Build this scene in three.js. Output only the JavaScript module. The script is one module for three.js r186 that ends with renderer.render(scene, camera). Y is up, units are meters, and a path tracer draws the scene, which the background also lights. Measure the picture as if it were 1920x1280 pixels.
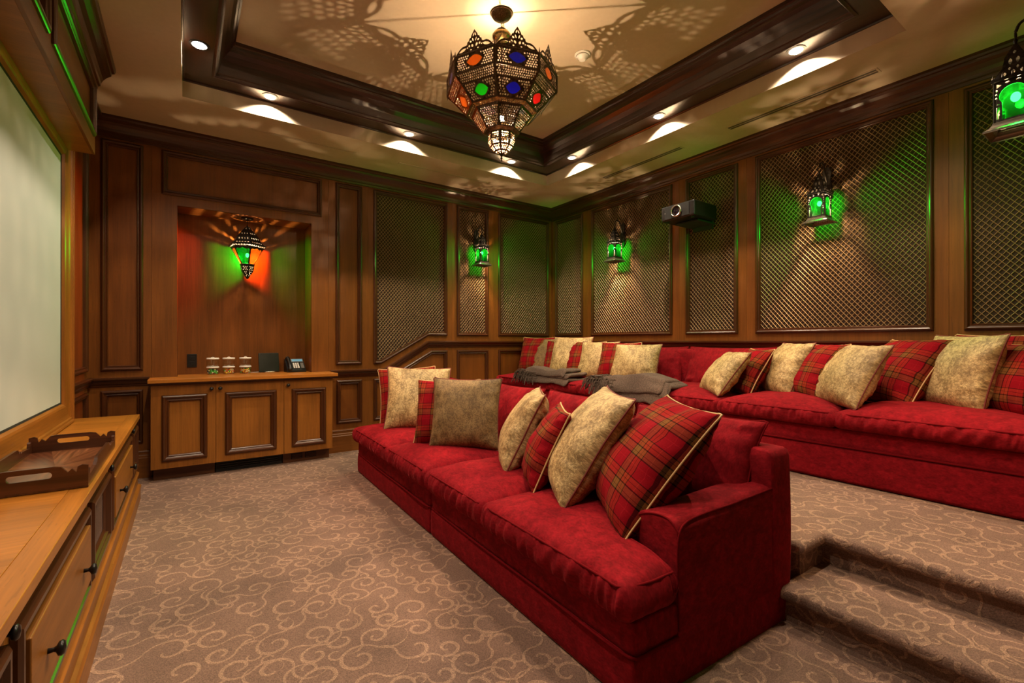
import * as THREE from 'three';
import { mergeGeometries } from 'three/addons/utils/BufferGeometryUtils.js';
import { RoundedBoxGeometry } from 'three/addons/geometries/RoundedBoxGeometry.js';

// ---------------------------------------------------------------- camera, exposure
const scene = new THREE.Scene();
scene.background = new THREE.Color(0, 0, 0);
const renderer = new THREE.WebGLRenderer({ antialias: true });
renderer.toneMapping = THREE.LinearToneMapping;
renderer.toneMappingExposure = 0.80;
renderer.shadowMap.enabled = true;
const CAM_Y = 1.205, YAW = 34.9 * Math.PI / 180;
const camera = new THREE.PerspectiveCamera(2 * Math.atan(640 / 875) * 180 / Math.PI, 1.5, 0.05, 40);
camera.position.set(0, CAM_Y, 0);
camera.lookAt(Math.sin(YAW), CAM_Y + 0.001, -Math.cos(YAW));

// light levels (candela) and colours of the lamps
const BULB = {
  chandelier: { power: 5.0, color: new THREE.Color(1.0, 0.68, 0.38) },
  chandelierLow: { power: 42, color: new THREE.Color(1.0, 0.69, 0.39) },
  sconce: { power: 5.2, color: new THREE.Color(1.0, 0.68, 0.36) },
  niche: { power: 8.5, color: new THREE.Color(1.0, 0.68, 0.36) },
  down: { power: 7.6, color: new THREE.Color(1.0, 0.81, 0.58) },
};

// ---------------------------------------------------------------- helpers
function mulberry(a) { return () => { a = (a + 0x6d2b79f5) | 0; let t = Math.imul(a ^ (a >>> 15), 1 | a); t = (t + Math.imul(t ^ (t >>> 7), 61 | t)) ^ t; return ((t ^ (t >>> 14)) >>> 0) / 4294967296; }; }
const rnd = mulberry(77);
const V = (x, y, z) => new THREE.Vector3(x, y, z);
const clamp = (x, a, b) => Math.min(b, Math.max(a, x));
const smooth = (a, b, x) => { const t = clamp((x - a) / (b - a), 0, 1); return t * t * (3 - 2 * t); };
const lerp = (a, b, t) => a + (b - a) * t;

// lattice noise that repeats every px by py cells
function makeNoise(seed) {
  const r = mulberry(seed), T = new Float32Array(65536);
  for (let i = 0; i < T.length; i++) T[i] = r();
  const h = (x, y) => T[((x * 73856093) ^ (y * 19349663) ^ (seed * 83492791)) & 65535];
  return (x, y, px, py) => {
    const x0 = Math.floor(x), y0 = Math.floor(y), fx = x - x0, fy = y - y0, m = (a, b) => ((a % b) + b) % b;
    const xa = m(x0, px), xb = m(x0 + 1, px), ya = m(y0, py), yb = m(y0 + 1, py);
    const sx = fx * fx * (3 - 2 * fx), sy = fy * fy * (3 - 2 * fy);
    return lerp(lerp(h(xa, ya), h(xb, ya), sx), lerp(h(xa, yb), h(xb, yb), sx), sy);
  };
}
function fbm(n, u, v, px, py, oct) {
  let s = 0, a = 0.5, t = 0;
  for (let o = 0; o < oct; o++) { s += a * n(u * px, v * py, px, py); t += a; a *= 0.5; px *= 2; py *= 2; }
  return s / t;
}
function dataTex(w, h, f, srgb = true) {
  const d = new Uint8Array(w * h * 4);
  for (let y = 0, i = 0; y < h; y++) for (let x = 0; x < w; x++, i += 4) {
    const c = f(x / w, y / h, x, y);
    if (typeof c === 'number') { d[i] = d[i + 1] = d[i + 2] = clamp(c, 0, 1) * 255; } else { d[i] = clamp(c[0], 0, 1) * 255; d[i + 1] = clamp(c[1], 0, 1) * 255; d[i + 2] = clamp(c[2], 0, 1) * 255; }
    d[i + 3] = 255;
  }
  const t = new THREE.DataTexture(d, w, h);
  t.wrapS = t.wrapT = THREE.RepeatWrapping; t.magFilter = THREE.LinearFilter; t.minFilter = THREE.LinearFilter;
  if (srgb) t.colorSpace = THREE.SRGBColorSpace;
  t.needsUpdate = true;
  return t;
}
function metres(t, u, v = u) { const c = t.clone(); c.repeat.set(1 / u, 1 / v); c.needsUpdate = true; return c; }

const used = new Map();
function numbered(name) { const n = used.get(name) || 0; used.set(name, n + 1); return n ? name + '_' + String(n).padStart(3, '0') : name; }
function shade(o) { o.castShadow = true; o.receiveShadow = true; return o; }
function part(parent, name, g, m) { const o = shade(new THREE.Mesh(g, m)); o.name = name; parent.add(o); return o; }
function thing(name, label, category, group) {
  const o = new THREE.Group(); o.name = numbered(name); scene.add(o);
  o.userData = { label, category }; if (group) o.userData.group = group;
  return o;
}
function single(name, g, m, label, category, group) {
  const o = shade(new THREE.Mesh(g, m)); o.name = numbered(name); scene.add(o);
  o.userData = { label, category }; if (group) o.userData.group = group;
  return o;
}
function struct(name, label) { const o = new THREE.Group(); o.name = name; scene.add(o); o.userData = { kind: 'structure', label }; return o; }

// metric texture coordinates by box projection; the grain runs along the given axis
function uvBox(g, grain = 'y', ou = 0, ov = 0) {
  g = g.index ? g.toNonIndexed() : g;
  const p = g.attributes.position, n = g.attributes.normal, uv = new Float32Array(p.count * 2);
  for (let i = 0; i < p.count; i++) {
    const k = i - (i % 3);
    let nx = 0, ny = 0, nz = 0;
    for (let j = 0; j < 3; j++) { nx += n.getX(k + j); ny += n.getY(k + j); nz += n.getZ(k + j); }
    nx = Math.abs(nx); ny = Math.abs(ny); nz = Math.abs(nz);
    const c = { x: p.getX(i), y: p.getY(i), z: p.getZ(i) };
    const ax = nx >= ny && nx >= nz ? ['y', 'z'] : ny >= nz ? ['x', 'z'] : ['x', 'y'];
    const along = ax.includes(grain) ? grain : ax[1], across = ax[0] === along ? ax[1] : ax[0];
    uv[2 * i] = c[across] + ou; uv[2 * i + 1] = c[along] + ov;
  }
  g.setAttribute('uv', new THREE.BufferAttribute(uv, 2));
  return g;
}
let grainShift = 0;
function box(x0, x1, y0, y1, z0, z1, grain = 'y', r = 0.002) {
  const w = Math.abs(x1 - x0), h = Math.abs(y1 - y0), d = Math.abs(z1 - z0);
  r = Math.min(r, w / 3, h / 3, d / 3);
  const g = r > 0.0005 ? new RoundedBoxGeometry(w, h, d, 1, r) : new THREE.BoxGeometry(w, h, d);
  g.translate((x0 + x1) / 2, (y0 + y1) / 2, (z0 + z1) / 2);
  grainShift += 0.37;
  return uvBox(g, grain, grainShift % 3, (grainShift * 1.7) % 3);
}
function plainBox(x0, x1, y0, y1, z0, z1) { return box(x0, x1, y0, y1, z0, z1, 'y', 0); }
function merge(list) {
  return mergeGeometries(list.map((g) => { g = g.index ? g.toNonIndexed() : g; for (const k of Object.keys(g.attributes)) if (!['position', 'normal', 'uv'].includes(k)) g.deleteAttribute(k); return g; }));
}
// smooth normals over coincident points, texture seams kept
function smoothNormals(g) {
  g = g.index ? g.toNonIndexed() : g;
  const p = g.attributes.position, key = (i) => Math.round(p.getX(i) * 2e4) + '_' + Math.round(p.getY(i) * 2e4) + '_' + Math.round(p.getZ(i) * 2e4);
  const acc = new Map(), keys = [], a = V(), b = V(), c = V();
  for (let i = 0; i < p.count; i += 3) {
    a.fromBufferAttribute(p, i); b.fromBufferAttribute(p, i + 1); c.fromBufferAttribute(p, i + 2);
    b.sub(a); c.sub(a); b.cross(c);
    for (let j = 0; j < 3; j++) { const k = key(i + j); keys.push(k); const s = acc.get(k); if (s) s.add(b); else acc.set(k, b.clone()); }
  }
  const n = new Float32Array(p.count * 3);
  for (let i = 0; i < p.count; i++) { const s = acc.get(keys[i]); const l = s.length() || 1; n[3 * i] = s.x / l; n[3 * i + 1] = s.y / l; n[3 * i + 2] = s.z / l; }
  g.setAttribute('normal', new THREE.BufferAttribute(n, 3));
  return g;
}
// a profile [[inward offset, height], ...] swept along a flat path with mitred corners; at(a, b, h) puts it in the room
function sweep(path, profile, closed, at) {
  const n = path.length, pos = [], uv = [];
  const left = (i, j) => { const dx = path[j][0] - path[i][0], dy = path[j][1] - path[i][1], l = Math.hypot(dx, dy); return [-dy / l, dx / l]; };
  const off = [];
  for (let i = 0; i < n; i++) {
    const prev = closed ? (i + n - 1) % n : i - 1, next = closed ? (i + 1) % n : i + 1;
    const n0 = prev >= 0 ? left(prev, i) : left(i, next), n1 = next < n ? left(i, next) : n0;
    const k = 1 + n0[0] * n1[0] + n0[1] * n1[1];
    off.push([(n0[0] + n1[0]) / k, (n0[1] + n1[1]) / k]);
  }
  const pt = (i, q) => at(path[i][0] + off[i][0] * q[0], path[i][1] + off[i][1] * q[0], q[1]);
  let run = (grainShift += 0.53) % 4;
  for (let i = 0; i < (closed ? n : n - 1); i++) {
    const j = (i + 1) % n, len = Math.hypot(path[j][0] - path[i][0], path[j][1] - path[i][1]);
    let arc = i * 0.31;
    for (let k = 0; k + 1 < profile.length; k++) {
      const A = pt(i, profile[k]), B = pt(j, profile[k]), C = pt(j, profile[k + 1]), D = pt(i, profile[k + 1]);
      const w = Math.hypot(profile[k + 1][0] - profile[k][0], profile[k + 1][1] - profile[k][1]);
      for (const [P, u, v] of [[A, arc, run], [B, arc, run + len], [C, arc + w, run + len], [A, arc, run], [C, arc + w, run + len], [D, arc + w, run]]) { pos.push(P.x, P.y, P.z); uv.push(u, v); }
      arc += w;
    }
    run += len;
  }
  const g = new THREE.BufferGeometry();
  g.setAttribute('position', new THREE.Float32BufferAttribute(pos, 3));
  g.setAttribute('uv', new THREE.Float32BufferAttribute(uv, 2));
  g.computeVertexNormals();
  return g;
}
// straight extrusion of an outline in one of the wall planes, holes allowed
function slab(outline, holes, depth, at, grainV = true) {
  const s = new THREE.Shape(outline.map((q) => new THREE.Vector2(q[0], q[1])));
  for (const h of holes || []) s.holes.push(new THREE.Path(h.map((q) => new THREE.Vector2(q[0], q[1]))));
  let g = new THREE.ExtrudeGeometry(s, { depth, bevelEnabled: false, curveSegments: 8 });
  g = g.index ? g.toNonIndexed() : g;
  const p = g.attributes.position, uv = new Float32Array(p.count * 2), sh = (grainShift += 0.41) % 3;
  for (let i = 0; i < p.count; i++) {
    const a = p.getX(i), b = p.getY(i), h = p.getZ(i), q = at(a, b, h);
    p.setXYZ(i, q.x, q.y, q.z);
    uv[2 * i] = (grainV ? a : b) + sh; uv[2 * i + 1] = (grainV ? b : a) + sh * 1.3;
  }
  g.setAttribute('uv', new THREE.BufferAttribute(uv, 2));
  g.computeVertexNormals();
  return g;
}
function lathe(points, seg = 24) { return new THREE.LatheGeometry(points.map((q) => new THREE.Vector2(q[0], q[1])), seg); }
function tube(pts, r, seg = 20, rad = 6, closed = false) { return new THREE.TubeGeometry(new THREE.CatmullRomCurve3(pts, closed, 'centripetal'), seg, r, rad, closed); }
function bar(a, b, r, sides = 6) {
  const g = new THREE.CylinderGeometry(r, r, a.distanceTo(b), sides, 1);
  g.applyQuaternion(new THREE.Quaternion().setFromUnitVectors(V(0, 1, 0), b.clone().sub(a).normalize()));
  return g.translate((a.x + b.x) / 2, (a.y + b.y) / 2, (a.z + b.z) / 2);
}
// ---------------------------------------------------------------- textures and materials
const nA = makeNoise(3), nB = makeNoise(11), nC = makeNoise(29);
const grainTex = dataTex(512, 1024, (u, v) => {            // straight-grained timber, 0.5 m by 1 m
  const bend = fbm(nB, u, v, 4, 2, 2) * 0.08;
  const broad = fbm(nA, u + bend, v, 10, 2, 3), fine = fbm(nC, u + bend * 0.5, v, 90, 5, 2), pore = nB(u * 220, v * 26, 220, 26);
  const t = 0.86 + 0.22 * (broad - 0.5) + 0.14 * (fine - 0.5) - (pore > 0.86 ? 0.07 : 0);
  return [t + 0.02, t, t - 0.01];
});
const walnutTex = dataTex(512, 1024, (u, v) => {           // dark figured timber
  const bend = fbm(nA, u, v, 3, 2, 3) * 0.22;
  const rings = 0.5 + 0.5 * Math.sin((u + bend) * Math.PI * 2 * 9), fine = fbm(nC, u + bend * 0.4, v, 80, 5, 2);
  const t = 0.72 + 0.2 * (rings - 0.5) * fbm(nB, u, v, 5, 2, 2) * 1.6 + 0.3 * (fine - 0.5);
  return [t + 0.03, t, t - 0.03];
});
function wood(color, rough, tex = grainTex, coat = 0.07, u = 0.5, v = 1.0, bump = 0.0004) {
  return new THREE.MeshPhysicalMaterial({ color, roughness: rough, map: metres(tex, u, v), bumpMap: metres(tex, u, v), bumpScale: bump, clearcoat: coat, clearcoatRoughness: 0.28, specularIntensity: 0.7 });
}
const M = {};
M.panel = wood(new THREE.Color(0.215, 0.070, 0.0095), 0.42);
M.board = wood(new THREE.Color(0.235, 0.080, 0.0110), 0.42);
M.trim = wood(new THREE.Color(0.082, 0.025, 0.0065), 0.3, grainTex, 0.35);
M.door = wood(new THREE.Color(0.33, 0.122, 0.017), 0.4);
M.top = wood(new THREE.Color(0.56, 0.205, 0.026), 0.34, grainTex, 0.25);
M.frame = wood(new THREE.Color(0.36, 0.130, 0.018), 0.38);
M.kick = wood(new THREE.Color(0.13, 0.045, 0.014), 0.5);
M.walnut = wood(new THREE.Color(0.052, 0.019, 0.009), 0.32, walnutTex, 0.5);
M.trayWood = wood(new THREE.Color(0.115, 0.036, 0.015), 0.3, walnutTex, 0.5);
M.wedges = [[0.31, 0.105, 0.042], [0.21, 0.065, 0.026], [0.38, 0.145, 0.06]].map((c) => wood(new THREE.Color(...c), 0.28, walnutTex, 0.6, 0.25, 0.6));

const plasterTex = dataTex(512, 512, (u, v) => { const t = 0.93 + 0.06 * (fbm(nA, u, v, 5, 5, 4) - 0.5) + 0.03 * (fbm(nC, u, v, 90, 90, 2) - 0.5); return [t, t, t]; });
M.plaster = new THREE.MeshStandardMaterial({ color: new THREE.Color(0.66, 0.53, 0.395), roughness: 0.75, map: metres(plasterTex, 2), bumpMap: metres(plasterTex, 2), bumpScale: 0.0006 });
M.screen = new THREE.MeshStandardMaterial({ color: new THREE.Color(0.50, 0.52, 0.515), roughness: 0.85 });
M.black = new THREE.MeshStandardMaterial({ color: new THREE.Color(0.006, 0.006, 0.007), roughness: 0.35 });
M.blackMatte = new THREE.MeshStandardMaterial({ color: new THREE.Color(0.010, 0.009, 0.009), roughness: 0.8 });
M.grey = new THREE.MeshStandardMaterial({ color: new THREE.Color(0.16, 0.155, 0.15), roughness: 0.4 });
M.slot = new THREE.MeshStandardMaterial({ color: new THREE.Color(0.10, 0.08, 0.06), roughness: 0.6 });
M.silver = new THREE.MeshStandardMaterial({ color: new THREE.Color(0.62, 0.61, 0.6), roughness: 0.25, metalness: 1 });
M.white = new THREE.MeshStandardMaterial({ color: new THREE.Color(0.78, 0.76, 0.72), roughness: 0.5 });
M.cloth = new THREE.MeshStandardMaterial({ color: new THREE.Color(0.030, 0.014, 0.007), roughness: 0.95 });
M.wire = new THREE.MeshStandardMaterial({ color: new THREE.Color(0.34, 0.215, 0.10), roughness: 0.5, metalness: 0.45 });
const metalTex = dataTex(256, 256, (u, v) => { const t = 0.55 + 0.9 * (fbm(nB, u, v, 12, 12, 4) - 0.35); return [t, t, t]; });
M.bronze = new THREE.MeshStandardMaterial({ color: new THREE.Color(0.17, 0.105, 0.058), roughness: 0.42, metalness: 0.85, map: metres(metalTex, 0.15) });
M.brass = new THREE.MeshStandardMaterial({ color: new THREE.Color(0.62, 0.42, 0.17), roughness: 0.26, metalness: 1, map: metres(metalTex, 0.12) });
M.iron = new THREE.MeshStandardMaterial({ color: new THREE.Color(0.055, 0.045, 0.036), roughness: 0.5, metalness: 0.7, map: metres(metalTex, 0.1) });
M.pewter = new THREE.MeshStandardMaterial({ color: new THREE.Color(0.30, 0.245, 0.185), roughness: 0.4, metalness: 0.8, map: metres(metalTex, 0.1) });
M.knob = new THREE.MeshStandardMaterial({ color: new THREE.Color(0.020, 0.018, 0.018), roughness: 0.3, metalness: 0.6 });
const stained = (r, g, b, rough) => new THREE.MeshPhysicalMaterial({ color: new THREE.Color(r, g, b), roughness: rough, transmission: 1, thickness: 0, ior: 1.45 });
M.glassGreen = stained(0.05, 0.60, 0.13, 0.055);
M.glassAmber = stained(0.80, 0.33, 0.085, 0.085);
M.glassLeaf = stained(0.010, 0.27, 0.025, 0.75);
M.glassBlue = stained(0.003, 0.012, 0.24, 0.75);
M.glassRed = stained(0.32, 0.005, 0.035, 0.75);
M.glassOrange = stained(0.34, 0.135, 0.022, 0.75);
M.clear = new THREE.MeshPhysicalMaterial({ color: new THREE.Color(0.97, 0.98, 0.97), roughness: 0.03, transmission: 1, thickness: 0, ior: 1.5 });
M.bulb = new THREE.MeshStandardMaterial({ color: new THREE.Color(1, 0.9, 0.75), emissive: new THREE.Color(1, 0.82, 0.56), emissiveIntensity: 90, roughness: 0.4 });
M.lens = new THREE.MeshStandardMaterial({ color: new THREE.Color(0.9, 0.95, 1), emissive: new THREE.Color(0.86, 0.95, 1), emissiveIntensity: 3.0, roughness: 0.3 });

// carpet: scrolling tendrils, 1.3 m repeat
const CARPET = 1.3;
const carpetTex = (() => {
  const S = 1536, cv = document.createElement('canvas'); cv.width = cv.height = S;
  const c = cv.getContext('2d'), r = mulberry(5), k = S / CARPET;
  c.fillStyle = '#000'; c.fillRect(0, 0, S, S);
  c.lineCap = 'round'; c.strokeStyle = '#fff';
  const stroke = (pts) => {
    for (const ox of [-S, 0, S]) for (const oy of [-S, 0, S]) {
      if (!pts.some((q) => q[0] + ox > -20 && q[0] + ox < S + 20 && q[1] + oy > -20 && q[1] + oy < S + 20)) continue;
      for (let i = 0; i + 1 < pts.length; i++) { c.lineWidth = pts[i][2]; c.beginPath(); c.moveTo(pts[i][0] + ox, pts[i][1] + oy); c.lineTo(pts[i + 1][0] + ox, pts[i + 1][1] + oy); c.stroke(); }
    }
  };
  const seeds = [];
  for (let tries = 0; tries < 6000 && seeds.length < 140; tries++) {
    const q = [r() * S, r() * S], R = (0.052 + 0.034 * r()) * k;
    if (seeds.every((s) => { const dx = Math.abs(s[0] - q[0]), dy = Math.abs(s[1] - q[1]); return Math.hypot(Math.min(dx, S - dx), Math.min(dy, S - dy)) > (R + s[2]) * 0.86; })) seeds.push([q[0], q[1], R]);
  }
  for (const [x, y, R] of seeds) {
    const a0 = r() * 6.283, dir = r() < 0.5 ? 1 : -1, turns = 0.72 + 0.5 * r(), w = 0.0118 * k, pts = [];
    const N = 60;
    for (let i = 0; i <= N; i++) { const t = i / N, rad = R * (0.22 + 0.78 * Math.pow(t, 0.8)), a = a0 + dir * turns * 6.283 * t; pts.push([x + rad * Math.cos(a), y + rad * Math.sin(a), w * (i < 8 ? 0.9 : 0.6 + 0.75 * Math.sin(t * 3.1))]); }
    // the tail swings the other way
    const [ex, ey] = pts[N], aE = a0 + dir * turns * 6.283, R2 = R * (0.8 + 0.5 * r()), cx = ex + Math.cos(aE) * R2, cy = ey + Math.sin(aE) * R2, sweepA = 1.5 + 1.6 * r();
    for (let i = 1; i <= 36; i++) { const t = i / 36, a = aE + Math.PI - dir * sweepA * t, rad = R2 * (1 - 0.35 * t * t); pts.push([cx + rad * Math.cos(a), cy + rad * Math.sin(a), w * (0.75 + 0.3 * Math.sin(t * 6) - 0.35 * t)]); }
    stroke(pts);
    if (r() < 0.6) {                                       // a small hook branching off
      const b = Math.floor(N * (0.55 + 0.3 * r())), [bx, by] = pts[b], aB = a0 + dir * turns * 6.283 * b / N + dir * 0.5, R3 = R * 0.42, hx = bx + Math.cos(aB) * R3, hy = by + Math.sin(aB) * R3, hook = [];
      for (let i = 0; i <= 24; i++) { const t = i / 24, a = aB + Math.PI + dir * 4.2 * t, rad = R3 * (1 - 0.5 * t); hook.push([hx + rad * Math.cos(a), hy + rad * Math.sin(a), w * (0.95 - 0.4 * t)]); }
      stroke(hook);
    }
  }
  const px = c.getImageData(0, 0, S, S).data;
  const mask = (x, y) => px[(y * S + x) * 4] / 255;
  const tex = dataTex(S, S, (u, v, x, y) => {
    const fray = 0.55 + 0.9 * (nC(u * 700, v * 700, 700, 700) - 0.5), m = clamp(mask(x, S - 1 - y) * fray * 1.25, 0, 1);
    const pile = 0.84 + 0.30 * (nA(u * 520, v * 520, 520, 520) - 0.5) + 0.16 * (fbm(nB, u, v, 9, 9, 4) - 0.5);
    return [lerp(0.58, 0.80, m) * pile, lerp(0.49, 0.695, m) * pile, lerp(0.445, 0.605, m) * pile];
  });
  const bump = dataTex(1024, 1024, (u, v, x, y) => { const m = mask(Math.floor(x * 1.5), S - 1 - Math.floor(y * 1.5)); return 0.35 + 0.35 * m + 0.3 * nA(u * 420, v * 420, 420, 420); }, false);
  return { tex, bump };
})();
M.carpet = new THREE.MeshPhysicalMaterial({ color: new THREE.Color(0.90, 0.76, 0.70), roughness: 0.95, map: metres(carpetTex.tex, CARPET), bumpMap: metres(carpetTex.bump, CARPET), bumpScale: 0.004, sheen: 0.25, sheenRoughness: 0.7, sheenColor: new THREE.Color(0.5, 0.42, 0.36) });

// crushed red velvet
const velvetTex = dataTex(512, 512, (u, v) => {
  const warp = fbm(nB, u, v, 6, 6, 3) * 0.12;
  const blot = fbm(nA, u + warp, v, 30, 18, 4), fine = fbm(nC, u, v, 110, 70, 2), t = 0.86 + 0.30 * (blot - 0.5) + 0.20 * (fine - 0.5);
  return [t, t * 0.97, t * 0.97];
});
M.velvet = new THREE.MeshPhysicalMaterial({ color: new THREE.Color(0.29, 0.0080, 0.0155), roughness: 0.95, specularIntensity: 0.25, map: metres(velvetTex, 0.55), bumpMap: metres(velvetTex, 0.55), bumpScale: 0.0012, sheen: 0.9, sheenRoughness: 0.34, sheenColor: new THREE.Color(0.95, 0.13, 0.14) });
M.velvetPipe = new THREE.MeshPhysicalMaterial({ color: new THREE.Color(0.15, 0.004, 0.007), roughness: 0.95, specularIntensity: 0.15 });

// mottled gold velvet of the beige pillows
const goldTex = dataTex(512, 512, (u, v) => {
  const a = fbm(nA, u, v, 46, 40, 3), b = fbm(nC, u, v, 9, 7, 4), t = smooth(0.22, 0.74, a * 0.6 + b * 0.4), f = 0.92 + 0.3 * (nC(u * 160, v * 160, 160, 160) - 0.5);
  return [lerp(0.60, 0.90, t) * f, lerp(0.49, 0.78, t) * f, lerp(0.32, 0.56, t) * f];
});
M.gold = new THREE.MeshPhysicalMaterial({ color: new THREE.Color(0.88, 0.86, 0.82), roughness: 0.6, map: metres(goldTex, 0.45), bumpMap: metres(goldTex, 0.45), bumpScale: 0.002, sheen: 0.4, sheenRoughness: 0.4, sheenColor: new THREE.Color(0.85, 0.72, 0.48) });
M.goldDark = new THREE.MeshPhysicalMaterial({ color: new THREE.Color(0.40, 0.34, 0.27), roughness: 0.7, map: metres(goldTex, 0.3), bumpMap: metres(goldTex, 0.3), bumpScale: 0.002, sheen: 0.3, sheenRoughness: 0.5, sheenColor: new THREE.Color(0.6, 0.48, 0.3) });

// tartan wool, 0.17 m repeat
const plaidTex = (() => {
  const stripe = (t) => {                                     // [colour, strength] across one repeat
    if (t < 0.36) return [0.66, 0.05, 0.12];
    if (t < 0.395) return [0.07, 0.03, 0.025];
    if (t < 0.47) return [0.56, 0.37, 0.19];
    if (t < 0.482) return [0.24, 0.13, 0.07];
    if (t < 0.62) return [0.58, 0.38, 0.19];
    if (t < 0.655) return [0.07, 0.03, 0.025];
    if (t < 0.76) return [0.70, 0.24, 0.14];
    if (t < 0.775) return [0.22, 0.08, 0.05];
    if (t < 0.88) return [0.70, 0.24, 0.14];
    if (t < 0.905) return [0.09, 0.04, 0.03];
    return [0.66, 0.05, 0.12];
  };
  return dataTex(768, 768, (u, v, x, y) => {
    const a = stripe(u), b = stripe(v), over = ((x + y) >> 1) % 4 < 2 ? 0.62 : 0.38, f = 0.9 + 0.24 * (nC(u * 190, v * 190, 190, 190) - 0.5);
    const thin = Math.abs(u - 0.18) < 0.006 || Math.abs(v - 0.18) < 0.006 ? 0.1 : 0;
    return [0, 1, 2].map((k) => (lerp(a[k], b[k], over) + thin * [0.8, 0.5, 0.4][k]) * f);
  });
})();
M.plaid = new THREE.MeshPhysicalMaterial({ color: new THREE.Color(0.72, 0.72, 0.72), roughness: 0.95, map: metres(plaidTex, 0.17), bumpMap: metres(plaidTex, 0.17), bumpScale: 0.0006, specularIntensity: 0.2, sheen: 0.08, sheenRoughness: 0.6, sheenColor: new THREE.Color(0.6, 0.25, 0.2) });
M.cordGold = new THREE.MeshStandardMaterial({ color: new THREE.Color(0.60, 0.38, 0.17), roughness: 0.55 });
M.cordRed = new THREE.MeshStandardMaterial({ color: new THREE.Color(0.16, 0.016, 0.014), roughness: 0.7 });
const woolTex = dataTex(256, 256, (u, v) => { const t = 0.75 + 0.5 * (fbm(nC, u, v, 40, 60, 3) - 0.5); return [t, t * 0.95, t * 0.92]; });
M.wool = new THREE.MeshStandardMaterial({ color: new THREE.Color(0.19, 0.14, 0.115), roughness: 1, map: metres(woolTex, 0.2), bumpMap: metres(woolTex, 0.2), bumpScale: 0.003 });
// ---------------------------------------------------------------- the room
const ZF = -5.295, XR = 4.415, XL = -0.70, ZN = -0.28, CEIL = 3.13;
const floor = struct('floor', 'patterned taupe carpet with scrolling pale tendrils');
part(floor, 'carpet', box(-0.95, 4.7, -0.12, 0, -5.75, 1.7, 'z', 0), M.carpet);

const platform = struct('floor_platform', 'raised carpeted seating platform with two steps');
part(platform, 'platform_core', plainBox(2.27, 4.5, -0.02, 0.255, -5.4, -0.985), M.carpet);
part(platform, 'platform_core', plainBox(2.50, 4.5, -0.02, 0.255, -0.985, -0.1), M.carpet);
const nosed = (x0, x1, z0, z1, y0, y1) => { const g = new RoundedBoxGeometry(x1 - x0, y1 - y0, z1 - z0, 4, (y1 - y0) * 0.45); g.translate((x0 + x1) / 2, (y0 + y1) / 2, (z0 + z1) / 2); return uvBox(g, 'z'); };
part(platform, 'platform_top', nosed(2.235, 4.5, -5.4, -0.955, 0.25, 0.305), M.carpet);
part(platform, 'platform_top', nosed(2.455, 4.5, -1.1, -0.05, 0.2502, 0.3052), M.carpet);
part(platform, 'step_riser', plainBox(2.135, 2.52, -0.02, 0.105, -0.985, -0.1), M.carpet);
part(platform, 'step_tread', nosed(2.09, 2.56, -1.005, -0.05, 0.098, 0.153), M.carpet);

// panel moulding, chair rail, baseboard and crown profiles
const MOULD = [[0, 0], [0, 0.010], [0.004, 0.015], [0.010, 0.020], [0.017, 0.021], [0.023, 0.017], [0.028, 0.009], [0.034, 0.008], [0.039, 0.010], [0.043, 0.005], [0.046, -0.012]];
const RAIL = [[-0.075, 0], [-0.072, 0.010], [-0.058, 0.012], [-0.052, 0.020], [-0.040, 0.022], [-0.024, 0.030], [-0.020, 0.038], [-0.012, 0.042], [0, 0.042], [0.004, 0.036], [0.004, 0]];
const BASE = [[0, 0.024], [0.175, 0.024], [0.182, 0.018], [0.196, 0.018], [0.204, 0.012], [0.222, 0.012], [0.232, 0.016], [0.240, 0.012], [0.246, 0]];
const CROWN = [[0, 2.965], [0.012, 2.965], [0.016, 2.985], [0.026, 2.990], [0.030, 3.012], [0.040, 3.034], [0.058, 3.058], [0.078, 3.074], [0.082, 3.092], [0.094, 3.096], [0.100, 3.110], [0.100, 3.135]];
const rect = (a0, a1, b0, b1) => [[a0, b0], [a1, b0], [a1, b1], [a0, b1]];
function inset(poly, d) {
  const n = poly.length, out = [];
  for (let i = 0; i < n; i++) {
    const p = poly[(i + n - 1) % n], q = poly[i], r = poly[(i + 1) % n], u = (s, t) => { const x = t[0] - s[0], y = t[1] - s[1], l = Math.hypot(x, y); return [-y / l, x / l]; };
    const a = u(p, q), b = u(q, r), k = 1 + a[0] * b[0] + a[1] * b[1];
    out.push([q[0] + d * (a[0] + b[0]) / k, q[1] + d * (a[1] + b[1]) / k]);
  }
  return out;
}
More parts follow.
